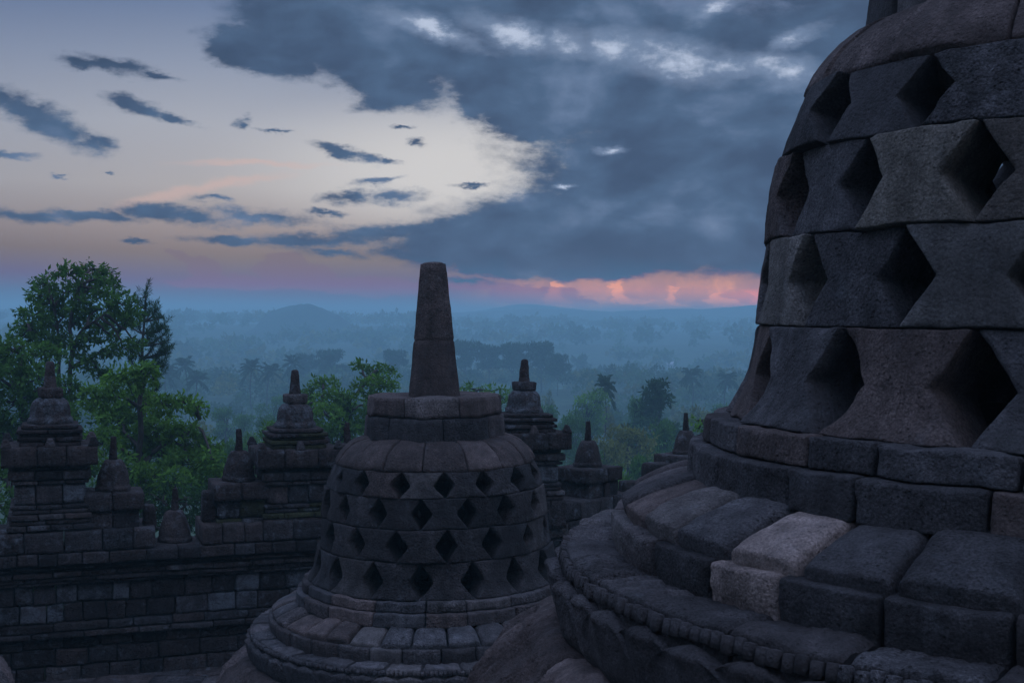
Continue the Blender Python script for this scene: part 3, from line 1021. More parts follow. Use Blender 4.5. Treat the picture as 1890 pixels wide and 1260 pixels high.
def make_tower(name, u, v_top, seed, label, moss=0.0, spire_col=None):
    """Niche tower of the balustrade seen from behind: moulded block body, slab with antefixes, ringed base, bell and spire."""
    r = np.random.default_rng(seed)
    d = wall_depth(u) + 0.35
    k = d / F_PX
    base_z = wall_z(u, 968.0 - (683 - v_top) * 0.0) - 0.03
    top_z = at(u, v_top, d)[2]
    p = at(u, v_top, d)
    root = empty(name, (p[0], p[1], base_z), (0, 0, WROT))
    # local heights, measured downward from the spire tip in photo pixels of the middle tower
    Z = lambda px: top_z - px * 0.00950 - base_z
    mb = MB()
    square_prof(mb, [(0.66, 0.55, -0.05, Z(274), 4), (0.62, 0.52, Z(274), Z(266), 2), (0.64, 0.54, Z(266), Z(256), 3), (0.58, 0.49, Z(256), Z(248), 2), (0.60, 0.50, Z(248), Z(240), 3)], r, None, 0.25, moss)
    mb.build('foot_moulding', STONE_WALL, root)
    mb = MB()
    square_prof(mb, [(0.545, 0.45, Z(240), Z(206), 3)], r, None, 1.0)
    mb.build('body', STONE_WALL, root)
    mb = MB()
    square_prof(mb, [(0.60, 0.50, Z(206), Z(198), 3), (0.64, 0.53, Z(198), Z(182), 3), (0.58, 0.48, Z(182), Z(175), 2)], r, None, 0.35)
    mb.build('upper_moulding', STONE_WALL, root)
    mb = MB()
    square_prof(mb, [(0.735, 0.62, Z(175), Z(141), 3)], r, BROWN * 0.62, 0.25)
    mb.build('slab', STONE_WALL, root)
    for sx, sy in ((-1, -1), (1, -1), (-1, 1), (1, 1), (0, -1)):
        mb = MB()
        rbox(mb, (sx * 0.66, sy * 0.54, Z(141) + 0.06), (0.19, 0.13, 0.15), r.normal(0, 0.1), 0.022, (4, 4, 4), (0.016, 8.0), wall_cols(r, 0.2), taper=0.62)
        mb.build('antefix', STONE_WALL, root)
    mb = MB()
    square_prof(mb, [(0.475, 0.46, Z(143), Z(134), 2), (0.50, 0.48, Z(134), Z(125), 2), (0.46, 0.44, Z(125), Z(121), 1), (0.505, 0.48, Z(121), Z(113), 2), (0.44, 0.42, Z(113), Z(105), 1)], r, BROWN * 0.5, 0.2, moss * 0.5)
    mb.build('ringed_base', STONE_WALL, root)
    mb = MB()
    round_bits(mb, [(0.33, Z(107)), (0.352, Z(105)), (0.358, Z(101)), (0.345, Z(97)), (0.322, Z(94)), (0.312, Z(86)), (0.302, Z(77)), (0.283, Z(70)), (0.235, Z(64)), (0.19, Z(62)), (0.12, Z(61.5))], (*(BROWN * 0.7), 0.55), 48, 40)
    mb.build('bell', STONE_WALL, root)
    mb = MB()
    rbox(mb, (0, 0, Z(53)), (0.35, 0.35, 0.17), 0.2, 0.03, (6, 6, 4), (0.010, 6.0), wall_cols(r, 0.2))
    mb.build('harmika', STONE_WALL, root)
    mb = MB()
    c = spire_col if spire_col is not None else (*(BROWN * 0.55), 0.0)
    round_bits(mb, [(0.115, Z(47)), (0.11, Z(44)), (0.075, Z(8)), (0.066, Z(2)), (0.04, Z(0)), (0.005, Z(-0.3))], c, 24, 24, poly=0.2)
    mb.build('spire', STONE_WALL, root)
    tag(root, label, 'niche tower', 'niche towers along the balustrade')
    return root


T1 = make_tower('niche_tower', 93, 668, 31, 'leftmost niche tower with a weathered grey spire, in front of the leafy trees', 0.0, (*(BROWN * 1.0), 0.1))
T2 = make_tower('niche_tower', 545, 683, 32, 'niche tower with a mossy ledge, just left of the central perforated stupa', 0.6)
T3 = make_tower('niche_tower', 968, 663, 33, 'niche tower peeking out behind the right side of the central perforated stupa', 0.0)


def make_small_stupa(name, xy, base_z, top_z, rot, seed, label, pedestal=True, slab_w=0.46):
    r = np.random.default_rng(seed)
    root = empty(name, (xy[0], xy[1], base_z), (0, 0, rot))
    H = top_z - base_z
    Z = lambda px: H - px * 0.0093                      # pixels below the spire tip
    if pedestal:
        mb = MB()
        square_prof(mb, [(slab_w * 0.93, 0.42, -0.05, Z(162), 2), (slab_w * 0.90, 0.40, Z(162), Z(128), 2)], r, None, 0.5, 0.25)
        mb.build('pedestal', STONE_WALL, root)
        mb = MB()
        square_prof(mb, [(slab_w + 0.02, 0.46, Z(128), Z(97), 2)], r, BROWN * 0.6, 0.3)
        mb.build('slab', STONE_WALL, root)
    else:
        mb = MB()
        square_prof(mb, [(0.40, 0.40, -0.05, Z(97), 2)], r, None, 0.3)
        mb.build('slab', STONE_WALL, root)
    mb = MB()
    c = (*(BROWN * r.uniform(0.5, 0.7)), 0.15)
    round_bits(mb, [(0.27, Z(98)), (0.285, Z(95)), (0.285, Z(90)), (0.265, Z(88)), (0.262, Z(85)), (0.255, Z(78)), (0.235, Z(68)), (0.20, Z(56)), (0.155, Z(46)), (0.12, Z(42)), (0.05, Z(41))], c, 40, 36)
    mb.build('bell', STONE_WALL, root)
    mb = MB()
    round_bits(mb, [(0.075, Z(43)), (0.072, Z(40)), (0.048, Z(4)), (0.04, Z(1)), (0.004, Z(-0.2))], (*(BROWN * 0.45), 0), 20, 20, poly=0.3)
    mb.build('spire', STONE_WALL, root)
    return tag(root, label, 'small stupa', 'small stupas along the balustrade')


def on_wall(u, v_top, v_base, seed, label, **kw):
    d = wall_depth(u) + 0.35
    p = at(u, v_top, d)
    return make_small_stupa('small_stupa', p[:2], at(u, v_base, d)[2], p[2], WROT, seed, label, **kw)


on_wall(209, 805, 968, 41, 'small bell-shaped stupa on a block pedestal beside the leftmost niche tower')
on_wall(323, 900, 1003, 42, 'low small stupa sunk in the gap of the wall, dark against the leaves', pedestal=False)
on_wall(441, 790, 958, 43, 'small bell-shaped stupa on a lichen-spotted pedestal left of the mossy niche tower')
on_wall(641, 778, 955, 44, 'small stupa of which only the thin spire shows beside the central stupa\'s shoulder')
for (s, vt, sd, lb) in ((0.30, 777, 45, 'small stupa stepping down right of the niche tower behind the central stupa'), (0.86, 762, 46, 'small stupa half hidden behind the flank of the huge right-hand stupa')):
    xy = C0 + CD * CLEN * s + np.array((-CD[1], CD[0])) * 0.35
    u_ = xy[0] / xy[1] * F_PX + 945
    zt = at(u_, vt, xy[1])[2]
    make_small_stupa('small_stupa', xy, zz(968) - 0.02, zt, math.atan2(CD[1], CD[0]), sd, lb, slab_w=0.55)


def loose_stone(u, v0, v1, wpx, seed, label, cat='stone', point=0.0, d=None, name='upright_stone'):
    r = np.random.default_rng(seed)
    d = (wall_depth(u) + 0.2) if d is None else d
    p = at(u, (v0 + v1) / 2, d)
    hgt = (v1 - v0) * d / F_PX
    mb = MB()
    rbox(mb, (0, 0, hgt / 2), (wpx * d / F_PX, 0.30, hgt), 0, 0.05, (5, 5, 7), (0.014, 5.0), (*(BROWN * 0.42), 0.1), taper=point)
    o = mb.build(name, STONE_WALL)
    o.location = (p[0], p[1], at(u, v1, d)[2])
    o.rotation_euler = (0, 0, WROT)
    return tag(o, label, cat)


loose_stone(385, 905, 962, 26, 1, 'upright dark slab stone standing at the right side of the wall gap', point=0.1)
loose_stone(276, 930, 975, 24, 2, 'dark corner stone standing at the left side of the wall gap', point=0.15)
loose_stone(562, 928, 966, 32, 3, 'small pointed triangular stone standing below the mossy niche tower', point=0.75)
loose_stone(1118, 890, 960, 20, 4, 'pointed stone standing at the broken end of the wall right of the centre', point=0.5, d=24.2)
loose_stone(1160, 886, 990, 38, 5, 'stub of dark wall stones between greenery and the huge stupa', cat='stone', point=0.08, d=25.0)
loose_stone(1212, 853, 885, 54, 6, 'long dark coping block lying above the wall stub near the huge stupa', cat='stone', point=0.05, d=25.6)

# ------------------------------------------------------------------ floors and terraces
FLOOR_MAT = STONE_WALL


def slab_floor(name, poly, z, thick, seed, bright=1.0):
    """Paved platform: polygon sheet with a skirt, paving read by the joints between real slabs."""
    mb = MB()
    r = np.random.default_rng(seed)
    poly = np.array(poly, float)
    n = len(poly)
    top = np.c_[poly, np.full(n, z - 0.03)]
    bot = np.c_[poly, np.full(n, z - thick)]
    mb.add(np.r_[top, bot], np.array([[i, (i + 1) % n, n + (i + 1) % n, n + i] for i in range(n)])[:, ::-1], (*(SLATE * 0.8), 0.1))
    mb.add(top, np.arange(n)[None], (*(SLATE * 0.4), 0.0))
    lo, hi = poly.min(0), poly.max(0)

    def inside(x, y):
        c = False
        j = n - 1
        for i in range(n):
            if (poly[i, 1] > y) != (poly[j, 1] > y) and x < (poly[j, 0] - poly[i, 0]) * (y - poly[i, 1]) / (poly[j, 1] - poly[i, 1]) + poly[i, 0]:
                c = not c
            j = i
        return c

    row = lo[1]
    while row < hi[1]:
        hgt = r.uniform(0.42, 0.62)
        x = lo[0] - r.uniform(0, 0.6)
        while x < hi[0]:
            w_ = r.uniform(0.5, 0.95)
            if inside(x + w_ / 2, row + hgt / 2):
                c = wall_cols(r, 0.35)
                c[:3] *= 1.35 * bright
                rbox(mb, (x + w_ / 2, row + hgt / 2, z - 0.05 + r.normal(0, 0.004)), (w_ - 0.012, hgt - 0.012, 0.10), 0, 0.015, (4, 4, 1), (0.006, 3.0), c)
            x += w_
        row += hgt
    return tag(mb.build(name, FLOOR_MAT), kind='structure')


wl = S0 + WD * 0.0
slab_floor('terrace_floor', [(-14.8, 9.5), (-0.5, 8.0), (8, 11.5), (8, 25.5), tuple(W1 + WN * 0.2), tuple(S0 + WN * 0.2)], FLOOR, 1.2, 3, 1.2)
slab_floor('upper_terrace', [(-9, 1.0), (9, 1.0), (9, 9.5), (3.0, 9.6), (0.3, 8.6), (-3.5, 7.2), (-9, 4.6)], BIG[2] - BASE_H, 3.4, 4)
slab_floor('top_terrace', [(-9, -9), (9, -9), (9, 1.2), (-9, 1.2)], -1.68, 4.5, 6)

# ------------------------------------------------------------------ terrain
def terrain_z(x, y):
    x = np.asarray(x, float)
    y = np.asarray(y, float)
    r_ = np.hypot(x, y)
    z = np.interp(r_, [0, 27, 34, 60, 110, 190, 300, 560, 820, 1400, 2200, 9000], [-9, -9.0, -11.5, -14.5, -18.5, -24.0, -32.0, -43.0, -45.0, -17.0, -12.0, -12.0])
    q = np.c_[np.ravel(x), np.ravel(y), np.zeros(x.size)]
    n1 = fbm(q / 60.0, 3, 3).reshape(x.shape)
    n2 = fbm(q * np.array((1 / 420.0, 1 / 190.0, 1)), 2, 9).reshape(x.shape)
    return z + n1 * np.interp(r_, [30, 80, 400], [0.2, 1.0, 1.6]) + n2 * np.interp(r_, [200, 500, 1200, 2000], [0, 6.0, 7.0, 3.0])


GRASS = plain_material('ground_cover', (0.030, 0.052, 0.024), 0.12, 0.6, 0.95, 0.6)
rr = np.r_[np.linspace(0.1, 30, 8), np.geomspace(34, 4300, 90)]
th = np.linspace(0, 2 * PI, 181)[:-1]
A, Rr = np.meshgrid(th, rr, indexing='ij')
X = (Rr * np.sin(A)).ravel()
Y = (Rr * np.cos(A)).ravel()
mb = MB()
m_ = len(rr)
ii, jj = np.meshgrid(np.arange(len(th)), np.arange(m_ - 1), indexing='ij')
ii, jj = ii.ravel(), jj.ravel()
i2 = (ii + 1) % len(th)
mb.add(np.c_[X, Y, terrain_z(X, Y)], np.c_[ii * m_ + jj, ii * m_ + jj + 1, i2 * m_ + jj + 1, i2 * m_ + jj])
tag(mb.build('ground', GRASS), kind='structure')

HILL = plain_material('wooded_hill', (0.018, 0.032, 0.022), 0.03, 0.5, 0.95, 0.5)


def ridge(name, pts, dist, depth_m, seed, rough=1.0):
    """Hill range: crest given by photo pixels at `dist`, falling off to the front and the back."""
    pts = np.array(pts, float)
    us = np.linspace(pts[0, 0], pts[-1, 0], 160)
    vs = np.interp(us, pts[:, 0], pts[:, 1])
    ker = np.ones(7) / 7
    vs = np.convolve(np.pad(vs, 3, mode='edge'), ker, 'valid')
    crest = np.array([at(u_, v_, dist) for u_, v_ in zip(us, vs)])
    crest[:, 2] += fbm(np.c_[us / 14.0, us * 0, us * 0 + seed], 3, seed) * rough * dist / F_PX * 1.6
    k = np.linspace(-1, 1, 41)
    prof = np.cos(k * PI / 2) ** 1.3
    V = []
    for c in crest:
        hgt = c[2] + 56
        nz = fbm(np.c_[np.full(41, c[0] / 40), k * 4, np.full(41, seed)], 3, seed) * 0.05 * hgt * (1 - prof) * 2
        V.append(np.c_[np.full(41, c[0]), c[1] + k * depth_m, -56 + hgt * prof + nz])
    V = np.concatenate(V)
    i, j = np.meshgrid(np.arange(159), np.arange(40), indexing='ij')
    b = (i * 41 + j).ravel()
    mb = MB()
    mb.add(V, np.c_[b, b + 41, b + 42, b + 1])
    return tag(mb.build(name, HILL), kind='structure')


ridge('hill', [(400, 645), (440, 618), (470, 606), (494, 581), (520, 568), (548, 561), (575, 562), (600, 570), (628, 582), (655, 604), (690, 630), (730, 650)], 1330, 110, 2, 0.9)
ridge('mountain_range', [(560, 592), (650, 584), (760, 582), (840, 577), (900, 575), (960, 571), (1010, 570), (1060, 572), (1120, 575), (1180, 573), (1240, 569), (1290, 571), (1340, 567), (1390, 562), (1450, 560), (1540, 562), (1650, 566), (1900, 575), (2100, 590)], 2250, 240, 5, 0.6)
ridge('mountain_range', [(-700, 575), (-300, 566), (-80, 568), (60, 572), (200, 577), (330, 581), (430, 586)], 2300, 240, 8, 0.6)
ridge('volcano', [(780, 592), (860, 576), (905, 570), (935, 564), (960, 561), (985, 561), (1010, 564), (1040, 568), (1080, 572), (1150, 590)], 2550, 200, 6, 0.3)
HAZE_TOP = 35.0

# ------------------------------------------------------------------ vegetation
def tube(mb, pts, rad, col, n=7):
    pts = np.array(pts, float)
    m = len(pts)
    t = np.gradient(pts, axis=0)
    t /= np.maximum(np.linalg.norm(t, axis=1, keepdims=True), 1e-9)
    ref = np.where(np.abs(t[:, 2:3]) > 0.8, np.array([[1.0, 0, 0]]), np.array([[0, 0, 1.0]]))
    a = np.cross(t, ref)
    a /= np.maximum(np.linalg.norm(a, axis=1, keepdims=True), 1e-9)
    b = np.cross(t, a)
    ang = np.arange(n) * 2 * PI / n
    rad = np.broadcast_to(np.asarray(rad, float), (m,))
    V = pts[:, None] + rad[:, None, None] * (np.cos(ang)[None, :, None] * a[:, None] + np.sin(ang)[None, :, None] * b[:, None])
    i, j = np.meshgrid(np.arange(m - 1), np.arange(n), indexing='ij')
    i, j = i.ravel(), j.ravel()
    j2 = (j + 1) % n
    mb.add(V.reshape(-1, 3), np.c_[i * n + j, i * n + j2, (i + 1) * n + j2, (i + 1) * n + j], col)


def curve(p0, p1, r, sag=0.15, k=8):
    p0, p1 = np.array(p0, float), np.array(p1, float)
    L = np.linalg.norm(p1 - p0)
    t = np.linspace(0, 1, k)[:, None]
    w = np.cumsum(r.normal(0, L * 0.03, (k, 3)), 0) * np.sin(t * PI)
    q = p0 * (1 - t) + p1 * t + w
    q[:, 2] += np.sin(t[:, 0] * PI) * sag * L
    return q


def unit(v):
    return v / np.maximum(np.linalg.norm(v, axis=1, keepdims=True), 1e-9)


def leaves(mb, c, out, size, r, col, droop=0.35, spread=0.8, width=0.42):
    """Rhombic leaves at points c pointing roughly along out."""
    n = len(c)
    a = unit(out * (1 - spread * 0.5) + r.normal(0, spread, (n, 3)) + np.array((0, 0, -droop)))
    b = unit(np.cross(a, r.normal(0, 1, (n, 3)) + np.array((0, 0, 2.0))))
    nn = np.cross(a, b)
    L = size * r.uniform(0.65, 1.3, (n, 1))
    W = L * width
    v = np.stack([c, c + a * L * 0.5 + b * W * 0.5 + nn * L * 0.05, c + a * L + nn * -0.08 * L, c + a * L * 0.5 - b * W * 0.5 + nn * L * 0.05], 1).reshape(-1, 3)
    f = np.arange(4 * n).reshape(n, 4)
    mb.add(v, f, np.repeat(col, 4, 0))


def leaf_cols(n, base, r, var=0.35, yellow=0.25):
    k = r.uniform(1 - var, 1 + var, (n, 1))
    y = r.random((n, 1)) * yellow
    return np.asarray(base)[None] * k * (1 + y * np.array([[0.7, 0.25, -0.3]]))


def sprays(mb, centre, radii, nspray, nleaf, size, r, base, droop=0.35, shell=0.55, top=0.25, spray_r=2.0):
    """A clump of foliage: rosettes of leaves spread through an ellipsoid, denser on its upper shell."""
    d = unit(r.normal(0, 1, (nspray, 3)))
    flip = (r.random(nspray) < top) & (d[:, 2] < 0)
    d[flip, 2] *= -1
    rad = r.uniform(shell, 1.0, (nspray, 1)) ** 0.7
    pc = centre + d * rad * radii * (1 + 0.22 * vnoise(d * 2.3 + centre * 0.7, 3)[:, None])
    tone = np.repeat(r.uniform(0.72, 1.25, (nspray, 1)), nleaf, 0)
    C = np.repeat(pc, nleaf, 0)
    o = unit(r.normal(0, 1, (len(C), 3)) + np.repeat(d, nleaf, 0) * 0.6)
    C = C + o * size * spray_r * 0.35 * r.random((len(C), 1))
    leaves(mb, C, o, size, r, leaf_cols(len(C), base, r) * tone, droop)
    return pc


def px_lobes(lobes, d, r, dz=1.0):
    out = []
    for (u, v, ru, rv) in lobes:
        dd = d + r.uniform(-1, 1) * dz
        k = dd / F_PX
        out.append((at(u, v, dd), np.array((ru * k, (ru + rv) * 0.5 * k, rv * k))))
    return out


def broadleaf(name, d, lobes, stems, leaf, per_m2, base, seed, label, group=None, nleaf=7, droop=0.35, dz=2.0, root_u=None, trunk_r=0.20, shell=0.45):
    r = np.random.default_rng(seed)
    L = px_lobes(lobes, d, r, dz)
    u0 = root_u if root_u is not None else lobes[0][0]
    base_xy = at(u0, 800, d)[:2]
    gz = float(terrain_z(base_xy[:1], base_xy[1:2])[0])
    root_p = np.array((base_xy[0], base_xy[1], gz - 0.3))
    root = empty(name, root_p)
    tr = MB()
    nodes = []
    for path in stems:
        pts = [at(u, v, d + dd) for (u, v, dd) in path]
        if path is stems[0]:
            pts = [root_p] + pts
        pts = np.array(pts)
        dl = np.r_[0, np.cumsum(np.linalg.norm(np.diff(pts, axis=0), axis=1))]
        s = np.linspace(0, dl[-1], max(8, len(pts) * 4))
        q = np.stack([np.interp(s, dl, pts[:, i]) for i in range(3)], 1)
        q += vecnoise(q, 0.6, 0.12, 2, seed)
        r0 = trunk_r if path is stems[0] else trunk_r * 0.5
        tube(tr, q, np.linspace(r0, r0 * 0.35, len(q)), (*(0.045, 0.038, 0.032), 0))
        nodes.append(q)
    nodes = np.concatenate(nodes)
    nodes_up = nodes[nodes[:, 2] > gz + 3]
    if len(nodes_up) == 0:
        nodes_up = nodes
    cr = MB()
    for c, rad in L:
        i = np.argmin(np.linalg.norm(nodes_up - (c - np.array((0, 0, rad[2] * 0.8))), axis=1))
        tube(tr, curve(nodes_up[i], c, r, 0.08), np.linspace(0.07, 0.025, 8), (*(0.045, 0.038, 0.032), 0), 5)
        area = rad[0] * rad[2] * PI
        ns = max(6, int(area * per_m2))
        pc = sprays(cr, c, rad, ns, nleaf, leaf, r, base * r.uniform(0.85, 1.15), droop, shell)
        for p in pc[::5]:
            tube(tr, curve(c, p, r, 0.05, 4), np.linspace(0.022, 0.008, 4), (*(0.04, 0.034, 0.03), 0), 3)
    for m in (tr, cr):
        m.V = [v - root_p for v in m.V]
    tr.build('trunk', BARK, root)
    cr.build('crown', LEAF, root, smooth=False)
    return tag(root, label, 'tree', group)


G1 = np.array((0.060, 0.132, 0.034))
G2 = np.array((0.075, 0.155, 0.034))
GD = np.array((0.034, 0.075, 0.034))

broadleaf('broadleaf_tree', 46, [(175, 499, 40, 14), (128, 506, 32, 15), (82, 524, 24, 15), (200, 520, 22, 12), (70, 545, 22, 10), (120, 540, 42, 17), (165, 532, 35, 15), (150, 560, 28, 12), (98, 568, 28, 12),
                                 (60, 582, 34, 14), (48, 603, 26, 10), (92, 600, 34, 14), (182, 572, 38, 13), (225, 562, 34, 17), (212, 592, 34, 14), (240, 585, 22, 14), (180, 604, 22, 10), (212, 618, 18, 8), (110, 628, 24, 12),
                                 (75, 620, 24, 10), (140, 640, 20, 14), (150, 668, 26, 14), (225, 642, 30, 12), (250, 632, 22, 11), (118, 585, 34, 14), (85, 560, 30, 13), (150, 590, 30, 12), (195, 545, 34, 14), (40, 620, 30, 12), (95, 640, 30, 14), (160, 625, 26, 12), (205, 655, 24, 9), (190, 690, 26, 14)],
          [[(130, 780, 0), (128, 700, 0), (129, 645, 0), (131, 600, 0), (137, 560, 0), (146, 525, 0)], [(108, 720, 0.5), (107, 650, 0.4), (108, 600, 0.5), (100, 565, 0.5)], [(129, 645, 0), (150, 612, -0.6), (170, 590, -1), (195, 575, -1.2)],
           [(131, 678, 0), (160, 665, 0.5), (180, 650, 0.6), (215, 628, 0.8)], [(107, 650, 0.4), (85, 630, 0.3), (60, 610, 0)]],
          0.23, 64, G1 * 1.15, 101, 'tall airy tree with flat leaf layers, its forked trunk showing against the pink sky', 'trees beyond the balustrade', root_u=130, droop=0.5, dz=1.6, trunk_r=0.16)
broadleaf('broadleaf_tree', 42, [(25, 645, 40, 22), (80, 655, 40, 20), (15, 690, 45, 30), (70, 700, 45, 28), (120, 715, 30, 24), (30, 745, 50, 32), (95, 755, 40, 30), (20, 800, 45, 30), (80, 805, 40, 26), (125, 770, 26, 22), (145, 810, 30, 22), (-40, 690, 50, 60), (-30, 790, 50, 50), (60, 840, 50, 20)],
          [[(40, 860, 0), (45, 780, 0), (40, 700, 0), (42, 660, 0)]], 0.22, 70, G1 * 1.2, 102, 'dense bushy tree filling the left edge behind the leftmost niche tower', 'trees beyond the balustrade', root_u=40, droop=0.45, dz=2.2)
broadleaf('broadleaf_tree', 40, [(180, 735, 36, 26), (235, 705, 42, 26), (265, 690, 28, 22), (210, 775, 40, 28), (255, 750, 46, 30), (300, 745, 34, 16), (340, 742, 30, 12), (365, 752, 18, 14), (290, 790, 46, 28), (340, 805, 40, 24), (375, 825, 36, 20), (250, 815, 50, 26), (190, 820, 36, 30),
                                 (300, 840, 50, 24), (350, 855, 46, 24), (392, 850, 24, 22), (280, 880, 40, 26), (330, 890, 40, 22), (375, 890, 34, 26), (265, 915, 22, 14), (305, 905, 26, 16), (230, 870, 36, 30), (400, 880, 18, 20)],
          [[(255, 960, 0), (258, 880, 0), (255, 800, 0), (250, 740, 0), (262, 700, 0)], [(258, 880, 0), (290, 830, 0.4), (330, 800, 0.6), (370, 770, 0.6)]], 0.21, 84, G2 * 1.3, 103,
          'bright green leafy tree spilling down to the gap in the wall', 'trees beyond the balustrade', root_u=255, droop=0.55, dz=2.2)
broadleaf('broadleaf_tree', 58, [(695, 685, 36, 13), (665, 676, 14, 8), (715, 705, 28, 14), (680, 712, 34, 16), (640, 735, 24, 12), (600, 706, 30, 12), (575, 725, 26, 12), (615, 735, 36, 16), (560, 750, 24, 12), (540, 772, 30, 14), (600, 765, 40, 20), (650, 765, 40, 22), (700, 745, 36, 22), (510, 790, 26, 10),
                                 (490, 800, 14, 7), (590, 800, 40, 22), (640, 800, 40, 24), (535, 805, 32, 18), (690, 790, 34, 26), (500, 822, 24, 12), (620, 830, 50, 18)],
          [[(630, 860, 0), (630, 790, 0), (640, 740, 0), (680, 700, 0)], [(630, 790, 0), (600, 750, 0.5), (595, 715, 0.5)]], 0.24, 50, G2 * 1.15, 104,
          'feathery green tree growing between the mossy niche tower and the central stupa', 'trees beyond the balustrade', root_u=630, droop=0.3, dz=2.5)
broadleaf('broadleaf_tree', 75, [(868, 718, 16, 8), (885, 726, 14, 8), (910, 722, 20, 9), (930, 735, 18, 9), (855, 735, 20, 10)], [[(880, 800, 0), (882, 740, 0), (880, 722, 0)]], 0.32, 26, G2 * 1.2, 105,
          'small yellowish treetop beside the foot of the central spire', 'trees beyond the balustrade', root_u=880, trunk_r=0.12)
broadleaf('broadleaf_tree', 42, [(1285, 777, 14, 4), (1300, 783, 14, 5), (1312, 775, 10, 4), (1290, 790, 12, 4)], [[(1305, 860, 0), (1304, 800, 0), (1296, 780, 0)]], 0.16, 40, G2 * 1.5, 106,
          'small bright green treetop peeping out beside the step of the huge stupa', 'trees beyond the balustrade', root_u=1305, trunk_r=0.08, dz=0.5)


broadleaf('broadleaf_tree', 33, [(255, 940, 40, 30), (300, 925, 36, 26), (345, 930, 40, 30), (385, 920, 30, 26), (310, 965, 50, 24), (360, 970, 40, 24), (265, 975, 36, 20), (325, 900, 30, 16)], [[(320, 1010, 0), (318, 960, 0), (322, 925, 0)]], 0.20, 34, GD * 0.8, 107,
          'dark shrubby tree behind the low small stupa in the wall gap', 'trees beyond the balustrade', root_u=320, trunk_r=0.08, dz=0.6)
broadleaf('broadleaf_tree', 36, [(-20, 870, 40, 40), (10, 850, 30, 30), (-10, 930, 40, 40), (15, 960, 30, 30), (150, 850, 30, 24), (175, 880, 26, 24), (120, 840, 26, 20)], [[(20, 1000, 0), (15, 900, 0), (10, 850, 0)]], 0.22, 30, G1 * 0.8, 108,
          'dark green shrub showing in the narrow gaps beside the leftmost niche tower', 'trees beyond the balustrade', root_u=15, trunk_r=0.08, dz=1.0)


def conifer(name, d, seed, label):
    r = np.random.default_rng(seed)
    p0 = at(266, 800, d)
    gz = float(terrain_z(p0[:1], p0[1:2])[0])
    root_p = np.array((p0[0], p0[1], gz - 0.3))
    root = empty(name, root_p)
    tr, cr = MB(), MB()
    bc = (*(0.045, 0.037, 0.032), 0)
    trunk = np.array([root_p] + [at(u, v, d) for u, v in ((266, 760), (264, 700), (262, 640), (267, 590), (269, 548))])
    dl = np.r_[0, np.cumsum(np.linalg.norm(np.diff(trunk, axis=0), axis=1))]
    s = np.linspace(0, dl[-1], 30)
    q = np.stack([np.interp(s, dl, trunk[:, i]) for i in range(3)], 1)
    tube(tr, q, np.linspace(0.24, 0.03, 30), bc)
    tips = [(269, 541), (252, 557), (291, 571), (299, 584), (302, 597), (286, 590), (246, 575), (297, 612), (304, 604), (289, 625), (303, 616), (310, 628), (312, 640), (309, 652), (301, 610 + 38), (316, 645), (290, 655), (296, 668), (280, 640), (305, 672),
            (284, 605), (258, 600), (272, 620), (240, 600), (250, 640), (236, 660), (280, 680), (292, 690), (262, 665), (270, 690), (250, 700), (300, 690), (295, 712), (278, 720), (285, 740), (258, 740), (240, 720), (276, 575), (262, 580), (268, 565)]
    for (u, v) in tips:
        dd = d + r.uniform(-1.6, 1.6)
        tip = at(u + r.normal(0, 1.5), v, dd)
        drop = r.uniform(10, 26)
        near = q[np.argmin(np.abs(q[:, 2] - at(u, v + drop, d)[2]))]
        mid = near * 0.35 + tip * 0.65
        mid[2] = near[2] + (tip[2] - near[2]) * 0.25
        t = np.linspace(0, 1, 10)[:, None]
        br = near * (1 - t) ** 2 + mid * 2 * t * (1 - t) + tip * t ** 2
        tube(tr, br, np.linspace(0.05, 0.015, 10), bc, 4)
        # bottle-brush needles along the outer part and a few side shoots
        shoots = [br]
        for k in range(2):
            b0 = br[r.integers(6, 10)]
            e = b0 + np.array((r.normal(0, 0.28), r.normal(0, 0.28), r.uniform(0.2, 0.6)))
            shoots.append(np.linspace(0, 1, 6)[:, None] * (e - b0) + b0)
        for sh in shoots:
            m_ = 110 if sh is br else 60
            tt = r.uniform(0.55 if sh is br else 0.1, 1.0, m_) * (len(sh) - 1)
            i = np.minimum(tt.astype(int), len(sh) - 2)
            f = (tt - i)[:, None]
            c = sh[i] * (1 - f) + sh[i + 1] * f
            ax = unit(sh[i + 1] - sh[i])
            o = unit(r.normal(0, 1, (m_, 3)) + ax * 0.8 + np.array((0, 0, 0.25)))
            leaves(cr, c, o, 0.20, r, leaf_cols(m_, GD * 0.9, r, 0.4, 0.15), 0.0, 0.25, 0.11)
    for m in (tr, cr):
        m.V = [v - root_p for v in m.V]
    tr.build('trunk', BARK, root)
    cr.build('crown', LEAF, root, smooth=False)
    return tag(root, label, 'tree', 'trees beyond the balustrade')


conifer('pine_tree', 50, 77, 'dark pine with upturned candle-like tips behind the airy broadleaf tree')


